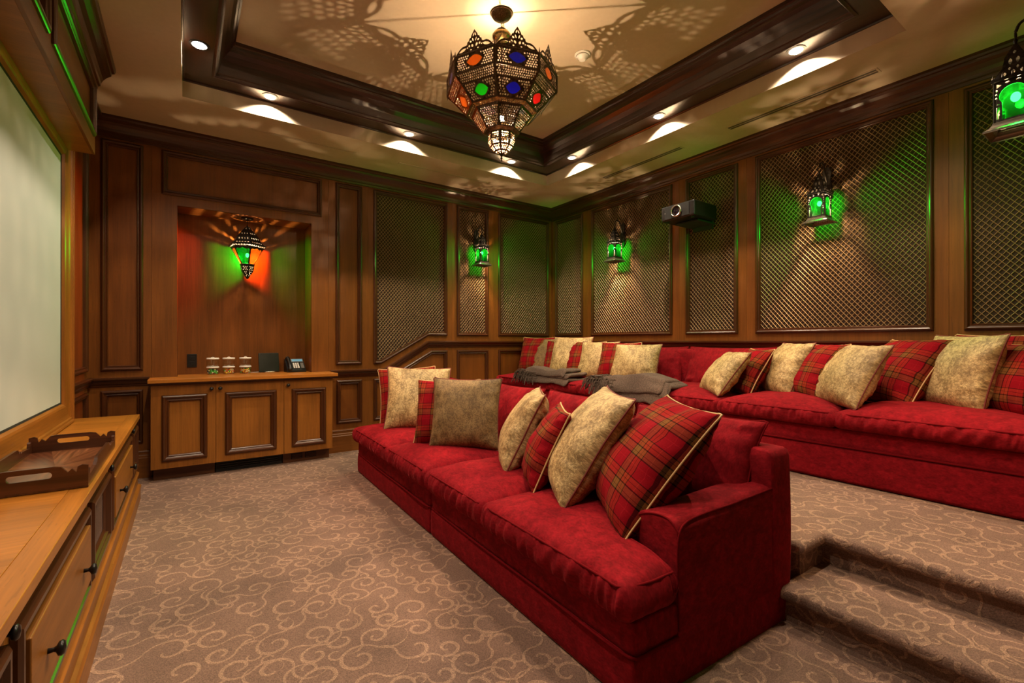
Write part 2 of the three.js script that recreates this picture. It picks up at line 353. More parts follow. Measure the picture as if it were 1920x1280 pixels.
// woven brass lattice: two layers of slanting wires clipped to an outline
function lattice(poly, at, W = 0.0385, H = 0.045) {
  const list = [], xs = poly.map((q) => q[0]), ys = poly.map((q) => q[1]), x0 = Math.min(...xs), x1 = Math.max(...xs), y0 = Math.min(...ys), y1 = Math.max(...ys), slope = H / W;
  const L = Math.hypot(W, H), pos = [], wide = 0.0027, e = [W / L, H / L];
  for (const s of [1, -1]) {
    const c0 = s > 0 ? y0 - slope * x1 : y0 + slope * x0, c1 = s > 0 ? y1 - slope * x0 : y1 + slope * x1;
    for (let c = Math.ceil(c0 / H) * H; c < c1; c += H) {
      const hit = [];
      for (let i = 0; i < poly.length; i++) {
        const p = poly[i], q = poly[(i + 1) % poly.length], f = (r) => r[1] - s * slope * r[0] - c, fp = f(p), fq = f(q);
        if ((fp > 0) !== (fq > 0)) { const t = fp / (fp - fq); hit.push(p[0] + (q[0] - p[0]) * t); }
      }
      hit.sort((a, b) => a - b);
      for (let k = 0; k + 1 < hit.length; k += 2) list.push([hit[k], hit[k + 1], s, c]);
    }
  }
  const quad = (A, B, C, D) => { for (const P of [A, B, C, A, C, D]) pos.push(P.x, P.y, P.z); };
  for (const [xa, xb, s, c] of list) {
    const n = [-s * e[1] * wide, e[0] * wide], h0 = s > 0 ? 0.006 : 0.0085, ya = s * slope * xa + c, yb = s * slope * xb + c;
    const P = (x, y, k, h) => at(x + n[0] * k, y + n[1] * k, h);
    const A = P(xa, ya, -1, h0), B = P(xb, yb, -1, h0), A2 = P(xa, ya, 0, h0 + 0.0028), B2 = P(xb, yb, 0, h0 + 0.0028), A3 = P(xa, ya, 1, h0), B3 = P(xb, yb, 1, h0);
    quad(A, B, B2, A2); quad(A2, B2, B3, A3); quad(A3, B3, B, A);
  }
  const g = new THREE.BufferGeometry();
  g.setAttribute('position', new THREE.Float32BufferAttribute(pos, 3));
  g.setAttribute('uv', new THREE.Float32BufferAttribute(new Float32Array(pos.length / 3 * 2), 2));
  g.computeVertexNormals();
  return g;
}
// a panelled wall: boards with openings, a recessed panel or a lattice in every opening, a moulding round it
function panelled(wall, at, sections, panels, y1) {
  sections.forEach(([a0, a1, extra]) => {
    const holes = panels.filter((q) => { const c = q.poly.reduce((s, r) => s + r[0], 0) / q.poly.length; return c > a0 && c < a1; }).map((q) => inset(q.poly, 0.022));
    if (extra) holes.push(extra);
    part(wall, 'wall_board', slab(rect(a0 + 0.0008, a1 - 0.0008, 0, y1), holes, 0.015, at), M.board);
  });
  for (const q of panels) {
    const hole = inset(q.poly, 0.024);
    const fill = part(wall, q.lattice ? 'speaker_cloth' : 'wall_panel', slab(hole, [], 0.003, at), q.lattice ? M.cloth : M.panel);
    part(wall, 'panel_moulding', sweep(q.poly, MOULD.map(([d, h]) => [d, h + 0.015]), true, at), M.trim);
    if (q.lattice) { const w = part(fill, 'lattice', lattice(inset(q.poly, 0.044), at), M.wire); w.userData.kind = 'stuff'; w.userData.label = 'woven diamond lattice of brass wire'; }
  }
}

// far wall with the niche
const wallFar = struct('wall_far', 'panelled wooden side wall with a niche and lattice panels');
const atFar = (a, b, h) => V(a, b, ZF + h);
const NX0 = -0.07, NX1 = 1.087, NY0 = 0.885, NY1 = 2.46, NZ = -5.60;
for (const [x0, x1, y0, y1] of [[-0.9, NX0 - 0.01, -0.05, 3.6], [NX1 + 0.01, 4.7, -0.05, 3.6], [NX0 - 0.01, NX1 + 0.01, NY1 + 0.01, 3.6], [NX0 - 0.01, NX1 + 0.01, -0.05, 0.84]]) part(wallFar, 'wall_core', plainBox(x0, x1, y0, y1, ZF - 0.33, ZF), M.panel);
panelled(wallFar, atFar, [[-0.70, -0.255], [-0.255, 1.26, rect(NX0, NX1, 0.84, NY1)], [1.26, 1.69], [1.69, 2.755], [2.755, 3.375], [3.375, 4.415]], [
  { poly: rect(-0.60, -0.315, 0.955, 2.945) }, { poly: rect(-0.60, -0.315, 0.31, 0.785) },
  { poly: rect(-0.185, 1.19, 2.545, 2.945) },
  { poly: rect(1.335, 1.62, 0.955, 2.945) }, { poly: rect(1.345, 1.62, 0.31, 0.785) },
  { poly: [[1.752, 0.955], [1.845, 0.955], [2.435, 1.285], [2.69, 1.285], [2.69, 2.945], [1.752, 2.945]], lattice: true },
  { poly: [[1.752, 0.31], [2.69, 0.31], [2.69, 1.10], [2.47, 1.10], [1.905, 0.785], [1.752, 0.785]] },
  { poly: rect(2.825, 3.295, 1.285, 2.945), lattice: true }, { poly: rect(2.825, 3.295, 0.60, 1.10) },
  { poly: rect(3.455, 4.335, 1.285, 2.945), lattice: true }, { poly: rect(3.455, 4.335, 0.60, 1.10) },
], 3.13);
part(wallFar, 'niche_back', box(NX0 - 0.02, NX1 + 0.02, 0.84, NY1 + 0.02, NZ - 0.02, NZ), M.panel);
part(wallFar, 'niche_side', box(NX0 - 0.015, NX0, 0.84, NY1, NZ, ZF + 0.0145), M.board);
part(wallFar, 'niche_side', box(NX1, NX1 + 0.015, 0.84, NY1, NZ, ZF + 0.0145), M.board);
part(wallFar, 'niche_head', box(NX0, NX1, NY1, NY1 + 0.015, NZ, ZF + 0.0145, 'x'), M.board);
const flat = (h) => (q) => [q[0], q[1] + h];
part(wallFar, 'chair_rail', sweep([[-0.685, 0.893], [-0.272, 0.893]], RAIL.map(flat(0.015)), false, atFar), M.trim);
part(wallFar, 'chair_rail', sweep([[1.278, 0.893], [1.872, 0.893], [2.415, 1.213], [4.40, 1.213]], RAIL.map(flat(0.015)), false, atFar), M.trim);
part(wallFar, 'skirting', sweep([[-0.685, 0], [-0.25, 0]], BASE.map(flat(0.015)), false, atFar), M.board);
part(wallFar, 'skirting', sweep([[1.235, 0], [2.27, 0]], BASE.map(flat(0.015)), false, atFar), M.board);
part(wallFar, 'skirting', sweep([[2.24, 0.305], [4.40, 0.305]], BASE.map(flat(0.015)), false, atFar), M.board);

// right wall, behind the upper sofa
const wallRight = struct('wall_right', 'panelled wooden rear wall with wide lattice panels');
const atRight = (a, b, h) => V(XR - h, b, a);
part(wallRight, 'wall_core', plainBox(XR, XR + 0.3, -0.05, 3.6, -5.75, 0.2), M.panel);
panelled(wallRight, atRight, [[-5.28, -4.545], [-4.545, -3.127], [-3.127, -2.378], [-2.378, -0.934], [-0.934, -0.28]],
  [[-5.20, -4.625], [-4.465, -3.212], [-3.042, -2.463], [-2.293, -1.013], [-0.855, -0.36]].map(([a, b]) => ({ poly: rect(a, b, 1.285, 2.945), lattice: true })), 3.13);
part(wallRight, 'chair_rail', sweep([[-5.28, 1.213], [-0.28, 1.213]], RAIL.map(flat(0.015)), false, atRight), M.trim);

// left wall, carrying the screen
const wallLeft = struct('wall_left', 'panelled wooden wall carrying the projection screen');
const atLeft = (a, b, h) => V(XL + h, b, a);
part(wallLeft, 'wall_core', plainBox(XL - 0.3, XL, -0.05, 3.6, -5.75, 0.2), M.panel);
panelled(wallLeft, atLeft, [[-5.28, -4.38], [-4.38, -0.95], [-0.95, -0.28]], [[-5.20, -4.47]].flatMap(([a, b]) => [{ poly: rect(a, b, 0.955, 2.945) }, { poly: rect(a, b, 0.31, 0.785) }]), 3.13);
part(wallLeft, 'chair_rail', sweep([[-5.28, 0.893], [-4.38, 0.893]], RAIL.map(flat(0.015)), false, atLeft), M.trim);
part(wallLeft, 'skirting', sweep([[-5.28, 0], [-4.38, 0]], BASE.map(flat(0.015)), false, atLeft), M.board);

// near wall with the doorway the photograph is taken from, and the lobby beyond it
const wallNear = struct('wall_near', 'wooden wall with the doorway the room is seen from');
part(wallNear, 'wall_board', box(-0.95, -0.62, -0.05, 3.6, ZN, ZN + 0.14), M.board);
part(wallNear, 'wall_board', box(2.3, 4.7, -0.05, 3.6, ZN, ZN + 0.14), M.board);
part(wallNear, 'wall_board', box(-0.62, 2.3, 2.35, 3.6, ZN, ZN + 0.14, 'x'), M.board);
const wallLobby = struct('wall_lobby', 'plain plastered lobby behind the doorway');
part(wallLobby, 'lobby_wall', plainBox(-0.95, 2.7, -0.05, 2.6, 1.5, 1.65), M.plaster);
part(wallLobby, 'lobby_wall', plainBox(-0.95, -0.8, -0.05, 2.6, ZN + 0.14, 1.5), M.plaster);
part(wallLobby, 'lobby_wall', plainBox(2.5, 2.65, -0.05, 2.6, ZN + 0.14, 1.5), M.plaster);
part(wallLobby, 'lobby_ceiling', plainBox(-0.95, 2.7, 2.5, 2.65, ZN + 0.14, 1.65), M.plaster);

// ceiling: soffit, recessed tray with a dark timber ring, crown mouldings
const LX0 = -0.028, LX1 = 3.648, LZ0 = -4.48, LZ1 = -0.97, PLANK = 3.265, TOP = 3.507;
const atUp = (y) => (a, b, h) => V(a, y + h, b);
const ceiling = struct('ceiling', 'cream plastered ceiling with a recessed tray');
part(ceiling, 'soffit', slab(rect(-0.95, 4.7, -5.75, -0.02), [rect(LX0, LX1, LZ0, LZ1)], PLANK - CEIL, atUp(CEIL)), M.plaster);
part(ceiling, 'tray_ceiling', plainBox(-0.4, 4.0, TOP, TOP + 0.15, -4.9, -0.6), M.plaster);
part(ceiling, 'crown_moulding', sweep([[XL + 0.015, -4.302], [XL + 0.015, ZF + 0.015], [XR - 0.015, ZF + 0.015], [XR - 0.015, ZN]], CROWN, false, (a, b, h) => V(a, h, b)), M.trim);
const SPOTS = [];
for (const x of [0.575, 1.81, 3.045]) SPOTS.push([x, LZ0 + 0.105], [x, LZ1 - 0.105]);
for (const z of [-3.895, -2.725, -1.555]) SPOTS.push([LX0 + 0.1, z], [LX1 - 0.115, z]);
const ring = (x, z, r, n = 20) => Array.from({ length: n }, (_, i) => [x + r * Math.cos(i * 2 * Math.PI / n), z + r * Math.sin(i * 2 * Math.PI / n)]);
const trimTray = struct('trim_1', 'dark walnut ring and cove moulding of the ceiling tray');
const IX0 = LX0 + 0.2, IX1 = LX1 - 0.2, IZ0 = LZ0 + 0.2, IZ1 = LZ1 - 0.2;
const planks = [                                                   // four mitred planks
  [[LX0 - 0.02, LZ0 - 0.02], [LX1 + 0.02, LZ0 - 0.02], [IX1, IZ0], [IX0, IZ0]], [[LX1 + 0.02, LZ0 - 0.02], [LX1 + 0.02, LZ1 + 0.02], [IX1, IZ1], [IX1, IZ0]],
  [[LX1 + 0.02, LZ1 + 0.02], [LX0 - 0.02, LZ1 + 0.02], [IX0, IZ1], [IX1, IZ1]], [[LX0 - 0.02, LZ1 + 0.02], [LX0 - 0.02, LZ0 - 0.02], [IX0, IZ0], [IX0, IZ1]],
];
planks.forEach((p, i) => {
  const holes = SPOTS.filter(([x, z]) => (i === 0 ? z < -4.2 : i === 2 ? z > -1.2 : i === 1 ? x > 3.4 && z > -4.2 && z < -1.2 : x < 0.2 && z > -4.2 && z < -1.2)).map(([x, z]) => ring(x, z, 0.047));
  part(trimTray, 'tray_plank', slab(p, holes, 0.04, atUp(PLANK), i % 2 === 1), M.walnut);
});
part(trimTray, 'edge_bead', sweep(rect(LX0, LX1, LZ0, LZ1), [[-0.002, 3.262], [0, 3.254], [0.010, 3.254], [0.014, 3.262], [0.014, 3.268]], true, (a, b, h) => V(a, h, b)), M.walnut);
part(trimTray, 'cove_moulding', sweep(rect(IX0, IX1, IZ0, IZ1), [[-0.012, 3.266], [-0.012, 3.256], [0.004, 3.252], [0.012, 3.262], [0.016, 3.280], [0.026, 3.284], [0.030, 3.298], [0.040, 3.340], [0.056, 3.380], [0.078, 3.415], [0.100, 3.438], [0.104, 3.456], [0.116, 3.460], [0.122, 3.476], [0.134, 3.480], [0.136, 3.510]], true, (a, b, h) => V(a, h, b)), M.walnut);

// recessed downlights in the timber ring
const ringGeo = (() => { const s = new THREE.Shape(); s.absarc(0, 0, 0.062, 0, Math.PI * 2); const h = new THREE.Path(); h.absarc(0, 0, 0.0465, 0, Math.PI * 2, true); s.holes.push(h); const g = new THREE.ExtrudeGeometry(s, { depth: 0.004, bevelEnabled: false, curveSegments: 24 }); g.rotateX(Math.PI / 2); return g; })();
const canGeo = new THREE.CylinderGeometry(0.0465, 0.0465, 0.040, 24, 1, true), lensGeo = lathe([[0.0001, -0.004], [0.02, -0.003], [0.034, 0.002], [0.0465, 0.004], [0.0465, 0.012], [0.0001, 0.012]], 24);
SPOTS.forEach(([x, z], i) => {
  const side = z < -4.2 ? 'niche wall side' : z > -1.2 ? 'doorway side' : x > 3 ? 'rear wall side' : 'screen side';
  const along = z < -4.2 || z > -1.2 ? (x < 1 ? 'end nearest the screen' : x < 3 ? 'middle' : 'end nearest the rear wall') : (z < -3.5 ? 'end nearest the niche wall' : z < -2 ? 'middle' : 'end nearest the doorway');
  const t = thing('downlight', 'recessed downlight in the dark tray, ' + side + ', ' + along, 'downlight', 'recessed downlights in the ceiling tray');
  t.position.set(x, PLANK, z);
  part(t, 'trim_ring', ringGeo, M.black);
  const can = part(t, 'can', canGeo, M.silver); can.position.y = 0.020;
  const lens = part(t, 'lens', lensGeo, M.lens); lens.position.y = 0.034;
  const s = new THREE.SpotLight(BULB.down.color, BULB.down.power, 0, 66 * Math.PI / 180, 0.25, 2);
  s.position.set(0, 0.026, 0); s.target.position.set(0, -1, 0); s.castShadow = true; s.shadow.radius = 0.5;
  t.add(s); t.add(s.target);
});

// slot diffusers in the soffit
function slot(name, x0, x1, z0, z1, label) {
  const t = thing(name, label, 'vent', 'linear air slots in the soffit');
  part(t, 'frame', slab(rect(x0 - 0.012, x1 + 0.012, z0 - 0.012, z1 + 0.012), [rect(x0, x1, z0, z1)], 0.008, atUp(CEIL - 0.004)), M.plaster);
  part(t, 'slot', plainBox(x0, x1, CEIL - 0.003, CEIL + 0.001, z0, z1), M.slot);
  const n = 2, long = z1 - z0 > x1 - x0;
  for (let i = 1; i < n; i++) part(t, 'blade', long ? plainBox(lerp(x0, x1, i / n) - 0.003, lerp(x0, x1, i / n) + 0.003, CEIL - 0.004, CEIL, z0, z1) : plainBox(x0, x1, CEIL - 0.004, CEIL, lerp(z0, z1, i / n) - 0.003, lerp(z0, z1, i / n) + 0.003), M.plaster);
}
slot('air_slot', 3.985, 4.045, -3.87, -2.83, 'long dark air slot above the projector and corner lantern');
slot('air_slot', 3.985, 4.045, -2.33, -1.23, 'long dark air slot above the middle lantern of the rear wall');
slot('air_slot', 0.47, 1.40, -4.815, -4.80, 'thin air slot in the soffit above the niche');
slot('air_slot', 1.88, 2.98, -4.815, -4.80, 'thin air slot in the soffit above the ramped lattice');
// ---------------------------------------------------------------- cabinets under the niche
const knobGeo = lathe([[0.0001, 0], [0.006, 0], [0.005, 0.010], [0.007, 0.014], [0.015, 0.018], [0.017, 0.024], [0.013, 0.029], [0.0001, 0.031]], 14);
function knob(parent, p, dir) { const k = part(parent, 'knob', knobGeo, M.knob); k.position.copy(p); k.quaternion.setFromUnitVectors(V(0, 1, 0), dir); return k; }
const DOORZ = -5.0;
const atDoor = (a, b, h) => V(a, b, DOORZ + h);
const BOLD = [[0, 0], [0, 0.010], [0.006, 0.018], [0.014, 0.023], [0.024, 0.022], [0.030, 0.014], [0.038, 0.010], [0.046, 0.012], [0.052, 0.006], [0.055, -0.006]];
function cupboard(name, label, x0, x1, mould, knobX) {
  const t = thing(name, label, 'cabinet', 'cupboards under the niche');
  part(t, 'body', box(x0, x1, 0.112, 0.846, -5.279, -5.023), M.board);
  const d = part(t, 'door', slab(rect(x0 + 0.0015, x1 - 0.0015, 0.115, 0.83), [inset(mould, 0.03)], 0.021, (a, b, h) => V(a, b, DOORZ - 0.021 + h)), M.door);
  part(d, 'door_panel', slab(inset(mould, 0.031), [], 0.012, (a, b, h) => V(a, b, DOORZ - 0.021 + h)), M.door);
  part(d, 'panel_moulding', sweep(mould, BOLD, true, atDoor), M.trim);
  knob(d, V(knobX, 0.785, DOORZ), V(0, 0, 1));
  return t;
}
const cupA = cupboard('cupboard', 'built-in cupboard at the screen end of the niche counter', -0.25, 0.219, rect(-0.175, 0.155, 0.175, 0.745), 0.185);
part(cupA, 'toe_kick', box(-0.235, 0.215, 0, 0.112, -5.2, -5.10, 'x'), M.kick);
const cupB = cupboard('refrigerator_cupboard', 'middle cupboard under the niche, with a black vent grille below its door', 0.2195, 0.780, rect(0.29, 0.715, 0.175, 0.745), 0.252);
const grille = part(cupB, 'vent_grille', box(0.222, 0.778, 0.004, 0.110, -5.2, -5.105, 'x'), M.blackMatte);
for (const [a, b] of [[0.255, 0.40], [0.42, 0.57], [0.59, 0.74]]) for (let i = 0; i < 4; i++) part(grille, 'grille_bar', box(a, b, 0.022 + i * 0.021, 0.031 + i * 0.021, -5.106, -5.095, 'x'), M.black);
const cupC = cupboard('cupboard', 'built-in cupboard under the phone, with two small slotted vents in its plinth', 0.7805, 1.235, rect(0.848, 1.168, 0.175, 0.745), 0.815);
part(cupC, 'toe_kick', box(0.785, 1.225, 0, 0.112, -5.2, -5.10, 'x'), M.kick);
for (const a of [0.86, 0.99]) { const v = part(cupC, 'vent', box(a, a + 0.105, 0.03, 0.085, -5.101, -5.096, 'x'), M.blackMatte); for (let i = 0; i < 4; i++) part(v, 'louvre', box(a + 0.006, a + 0.099, 0.036 + i * 0.012, 0.042 + i * 0.012, -5.097, -5.092, 'x'), M.kick); }

const worktop = thing('worktop', 'long wooden counter top running into the niche', 'countertop');
part(worktop, 'top', merge([box(-0.268, 1.275, 0.855, 0.886, -5.279, -4.945, 'x'), box(NX0 + 0.001, NX1 - 0.001, 0.855, 0.8858, NZ + 0.001, -5.27, 'x')]), M.top);
part(worktop, 'edge_moulding', sweep([[-0.262, -5.278], [-0.262, -4.95], [1.27, -4.95], [1.27, -5.278]].reverse(), [[0, 0.858], [0.004, 0.849], [0.018, 0.843], [0.024, 0.837], [0.038, 0.834], [0.048, 0.834]], false, (a, b, h) => V(a, h, b)), M.trim);

// ---------------------------------------------------------------- low console below the screen
const CZ0 = -4.56, CZ1 = -0.93, CX = -0.318, CTOP = 0.652;
const atCon = (a, b, h) => V(CX + h, b, a);
const consoleTop = thing('console_worktop', 'long honey-coloured wooden top of the low screen console', 'countertop');
part(consoleTop, 'top', merge([box(-0.684, -0.36, CTOP - 0.034, CTOP, CZ0, CZ1, 'x', 0.001), box(-0.36, -0.293, CTOP - 0.034, CTOP, CZ0, CZ1, 'z', 0.003)]), M.top);
part(consoleTop, 'edge_bead', sweep([[-0.684, CZ0], [-0.296, CZ0], [-0.296, CZ1]], [[0, CTOP - 0.03], [0.002, CTOP - 0.040], [0.010, CTOP - 0.044], [0.014, CTOP - 0.056], [0.022, CTOP - 0.060]], false, (a, b, h) => V(a, h, b)), M.trim);
function unit(name, label, z0, z1) { const t = thing(name, label, 'cabinet', 'units of the low screen console'); part(t, 'body', box(-0.684, CX - 0.012, 0.012, CTOP - 0.0345, z0, z1, 'z'), M.board); return t; }
const PLINTH = [[0, 0.232], [-0.006, 0.228], [-0.012, 0.216], [-0.022, 0.208], [-0.022, 0.196], [-0.014, 0.190], [-0.014, 0.122], [-0.026, 0.116], [-0.034, 0.106], [-0.034, 0.092], [-0.026, 0.086], [-0.030, 0.080], [-0.030, 0]];
function plinth(t, pts) { part(t, 'plinth', sweep(pts, PLINTH, false, (a, b, h) => V(a, h, b)), M.frame); }
const RAISED = [[0, 0], [0, 0.014], [0.010, 0.022], [0.022, 0.022], [0.026, 0.012], [0.034, 0.010], [0.042, 0.014], [0.046, 0.004]];
function face(t, z0, z1, hole) { return part(t, 'front_frame', slab(rect(z0, z1, 0.012, CTOP - 0.036), [hole], 0.012, (a, b, h) => V(CX - 0.012 + h, b, a)), M.door); }
function drawerUnit(label, z0, z1) {
  const t = unit('console_drawer_unit', label, z0, z1), m = rect(z0 + 0.035, z1 - 0.035, 0.262, 0.575);
  face(t, z0, z1, inset(m, 0.02));
  const d = part(t, 'drawer', slab(inset(m, 0.021), [], 0.010, (a, b, h) => V(CX - 0.012 + h, b, a)), M.door);
  part(d, 'drawer_moulding', sweep(m, RAISED, true, atCon), M.trim);
  const r = inset(m, 0.052);
  part(d, 'raised_panel', box(CX - 0.01, CX + 0.026, r[0][1], r[2][1], r[0][0], r[1][0], 'z', 0.004), M.door);
  for (const f of [0.24, 0.76]) knob(d, V(CX + 0.026, 0.41, lerp(z0, z1, f)), V(1, 0, 0)).scale.setScalar(1.15);
  plinth(t, [[CX, z0], [CX, z1]]);
  return t;
}
function grilleUnit(label, z0, z1, knobZ, end) {
  const t = unit('console_speaker_unit', label, z0, z1), m = rect(z0 + 0.03, z1 - 0.03, 0.262, 0.575);
  face(t, z0, z1, inset(m, 0.02));
  const d = part(t, 'door', sweep(m, RAISED.concat([[0.060, -0.004]]), true, atCon), M.trim);
  part(d, 'cloth_insert', slab(inset(m, 0.021), [], 0.006, (a, b, h) => V(CX - 0.012 + h, b, a)), M.insert);
  knob(d, V(CX, 0.592, knobZ), V(1, 0, 0));
  plinth(t, end ? [[-0.684, z0], [CX, z0], [CX, z1]] : [[CX, z0], [CX, z1]]);
  return t;
}
M.insert = new THREE.MeshStandardMaterial({ color: new THREE.Color(0.20, 0.105, 0.085), roughness: 0.95, map: metres(woolTex, 0.1), bumpMap: metres(woolTex, 0.1), bumpScale: 0.001 });
grilleUnit('narrow cloth-fronted console unit at the niche end', CZ0 + 0.012, -4.075, -4.11, true);
drawerUnit('wide console drawer with two black knobs, nearer the niche', -4.0745, -3.0);
grilleUnit('narrow cloth-fronted console unit between the two wide drawers', -2.9995, -2.42, -2.975, false);
drawerUnit('wide console drawer with two black knobs, in the lower left corner', -2.4195, -1.43);
grilleUnit('narrow cloth-fronted console unit at the doorway end', -1.4295, CZ1 - 0.012, -1.408, false);

// ---------------------------------------------------------------- screen, frame and pelmet
const atScr = (a, b, h) => V(-0.684 + h, b, a);
const scr = thing('projection_screen', 'large pale projection screen in a wooden frame above the console', 'screen');
const scrOut = rect(-4.37, -1.09, CTOP + 0.002, 2.585);
part(scr, 'screen_surface', slab(inset(scrOut, 0.148), [], 0.004, atScr), M.screen);
part(scr, 'black_border', slab(inset(scrOut, 0.13), [inset(scrOut, 0.153)], 0.007, atScr), M.blackMatte);
part(scr, 'frame', sweep(scrOut, [[0, 0], [0, 0.046], [0.006, 0.052], [0.018, 0.052], [0.022, 0.044], [0.034, 0.044], [0.040, 0.036], [0.062, 0.030], [0.120, 0.026], [0.132, 0.022], [0.142, 0.006]], true, atScr), M.frame);

const PX = -0.52, PY = 2.50, PZ0 = -4.30, PZ1 = -0.95;
const pel = thing('pelmet', 'panelled wooden pelmet box hanging over the top of the screen', 'pelmet');
part(pel, 'body', merge([box(-0.684, PX - 0.015, PY, PY + 0.03, PZ0, PZ1, 'x'), box(-0.684, PX - 0.015, PY + 0.03, 3.129, PZ0, PZ0 + 0.02), box(-0.684, PX - 0.015, PY + 0.03, 3.129, PZ1 - 0.02, PZ1)]), M.frame);
const pelPanels = [[-4.225, -3.02], [-2.93, -1.80], [-1.71, -1.02]].map(([a, b]) => rect(a, b, 2.60, 2.955));
const atPel = (a, b, h) => V(PX - 0.015 + h, b, a);
part(pel, 'front_board', slab(rect(PZ0, PZ1, PY, 3.129), pelPanels.map((q) => inset(q, 0.022)), 0.015, atPel, false), M.board);
for (const q of pelPanels) { part(pel, 'front_panel', slab(inset(q, 0.024), [], 0.003, atPel, false), M.panel); part(pel, 'panel_moulding', sweep(q, MOULD.map(([d, h]) => [d, h + 0.015]), true, atPel), M.trim); }
const pc = CROWN.map(([d, y]) => [d * 1.1, y - 0.006]);
part(pel, 'crown', merge([sweep([[PX, PZ0], [PX, PZ1]], pc.map(([d, y]) => [-d, y]), false, (a, b, h) => V(a, h, b)), slab([[PX - 0.01, 2.962]].concat(pc.map(([d, y]) => [PX + d, y])).concat([[PX - 0.01, 3.129]]), [], 0.004, (a, b, h) => V(a, b, PZ0 + h))]), M.trim);

// ---------------------------------------------------------------- serving tray on the console
(() => {
  const t = thing('serving_tray', 'dark wooden serving tray with handle slots and a sunburst veneer base', 'tray');
  const X0 = -0.626, X1 = -0.306, Z0 = -3.20, Z1 = -2.38, Y = CTOP, cx = (X0 + X1) / 2, cz = (Z0 + Z1) / 2;
  part(t, 'base', box(X0, X1, Y + 0.001, Y + 0.012, Z0, Z1, 'z', 0.002), M.trayWood);
  const rim = []; const N = 16;
  for (let i = 0; i < N; i++) { const a = (i + 0.5) * 2 * Math.PI / N, c = Math.cos(a), s = Math.sin(a), k = Math.min((X1 - X0) / 2 / Math.abs(c), (Z1 - Z0) / 2 / Math.abs(s)); rim.push([cx + c * k * 0.985, cz + s * k * 0.985]); }
  const corners = rect(X0 + 0.003, X1 - 0.003, Z0 + 0.003, Z1 - 0.003);
  for (let i = 0; i < N; i++) {
    const a = rim[i], b = rim[(i + 1) % N], out = [[cx, cz], a];
    for (const q of corners) { const g = (p) => Math.atan2(p[1] - cz, p[0] - cx), d = (x, y) => ((x - y) % 6.2832 + 6.2832) % 6.2832; if (d(g(q), g(a)) < d(g(b), g(a))) out.push(q); }
    out.push(b);
    const g = slab(out, [], 0.0016, (p, q, h) => V(p, Y + 0.0118 + h, q)), uv = g.attributes.uv, th = (i + 1) * 2 * Math.PI / N, p = g.attributes.position;
    for (let k = 0; k < uv.count; k++) { const dx = p.getX(k) - cx, dz = p.getZ(k) - cz; uv.setXY(k, -dx * Math.sin(th) + dz * Math.cos(th) + i * 0.3, dx * Math.cos(th) + dz * Math.sin(th)); }
    part(t, 'veneer_wedge', g, M.wedges[i % 3]);
  }
  const wave = (L, hi, flat2) => {                       // half outline of a fretted side, from the middle out to a corner
    const h = L / 2, s = [[0, hi], [flat2, hi], [flat2 + 0.022, hi - 0.004], [flat2 + 0.04, hi - 0.026], [flat2 + 0.052, hi - 0.014], [flat2 + 0.066, hi - 0.028], [flat2 + 0.078, hi - 0.022]];
    return s.filter((q) => q[0] < h - 0.035).concat([[h - 0.034, hi - 0.03], [h - 0.03, hi - 0.008], [h - 0.018, hi - 0.002], [h, hi - 0.006]]);
  };
  const side = (L, hi, f, handle) => { const w = wave(L, hi, f), o = [[-L / 2, 0], [L / 2, 0]].concat(w.slice().reverse()).concat(w.slice(1).map((q) => [-q[0], q[1]])); const hole = []; if (handle) for (let i = 0; i < 20; i++) { const a = i * Math.PI / 10; hole.push([Math.cos(a) * 0.012 + (Math.cos(a) >= 0 ? 0.048 : -0.048), 0.052 + Math.sin(a) * 0.012]); } return [o, handle ? [hole] : []]; };
  for (const [z, s] of [[Z0, 1], [Z1, -1]]) { const [o, h] = side(X1 - X0, 0.082, 0.062, true); part(t, 'handle_side', slab(o, h, 0.011, (a, b, d) => V(cx + a, Y + 0.010 + b, z + s * d), false), M.trayWood); }
  for (const [x, s] of [[X0, 1], [X1, -1]]) { const [o] = side(Z1 - Z0 - 0.022, 0.062, 0.16, false); part(t, 'long_side', slab(o, [], 0.011, (a, b, d) => V(x + s * d, Y + 0.010 + b, cz + a), false), M.trayWood); }
})();

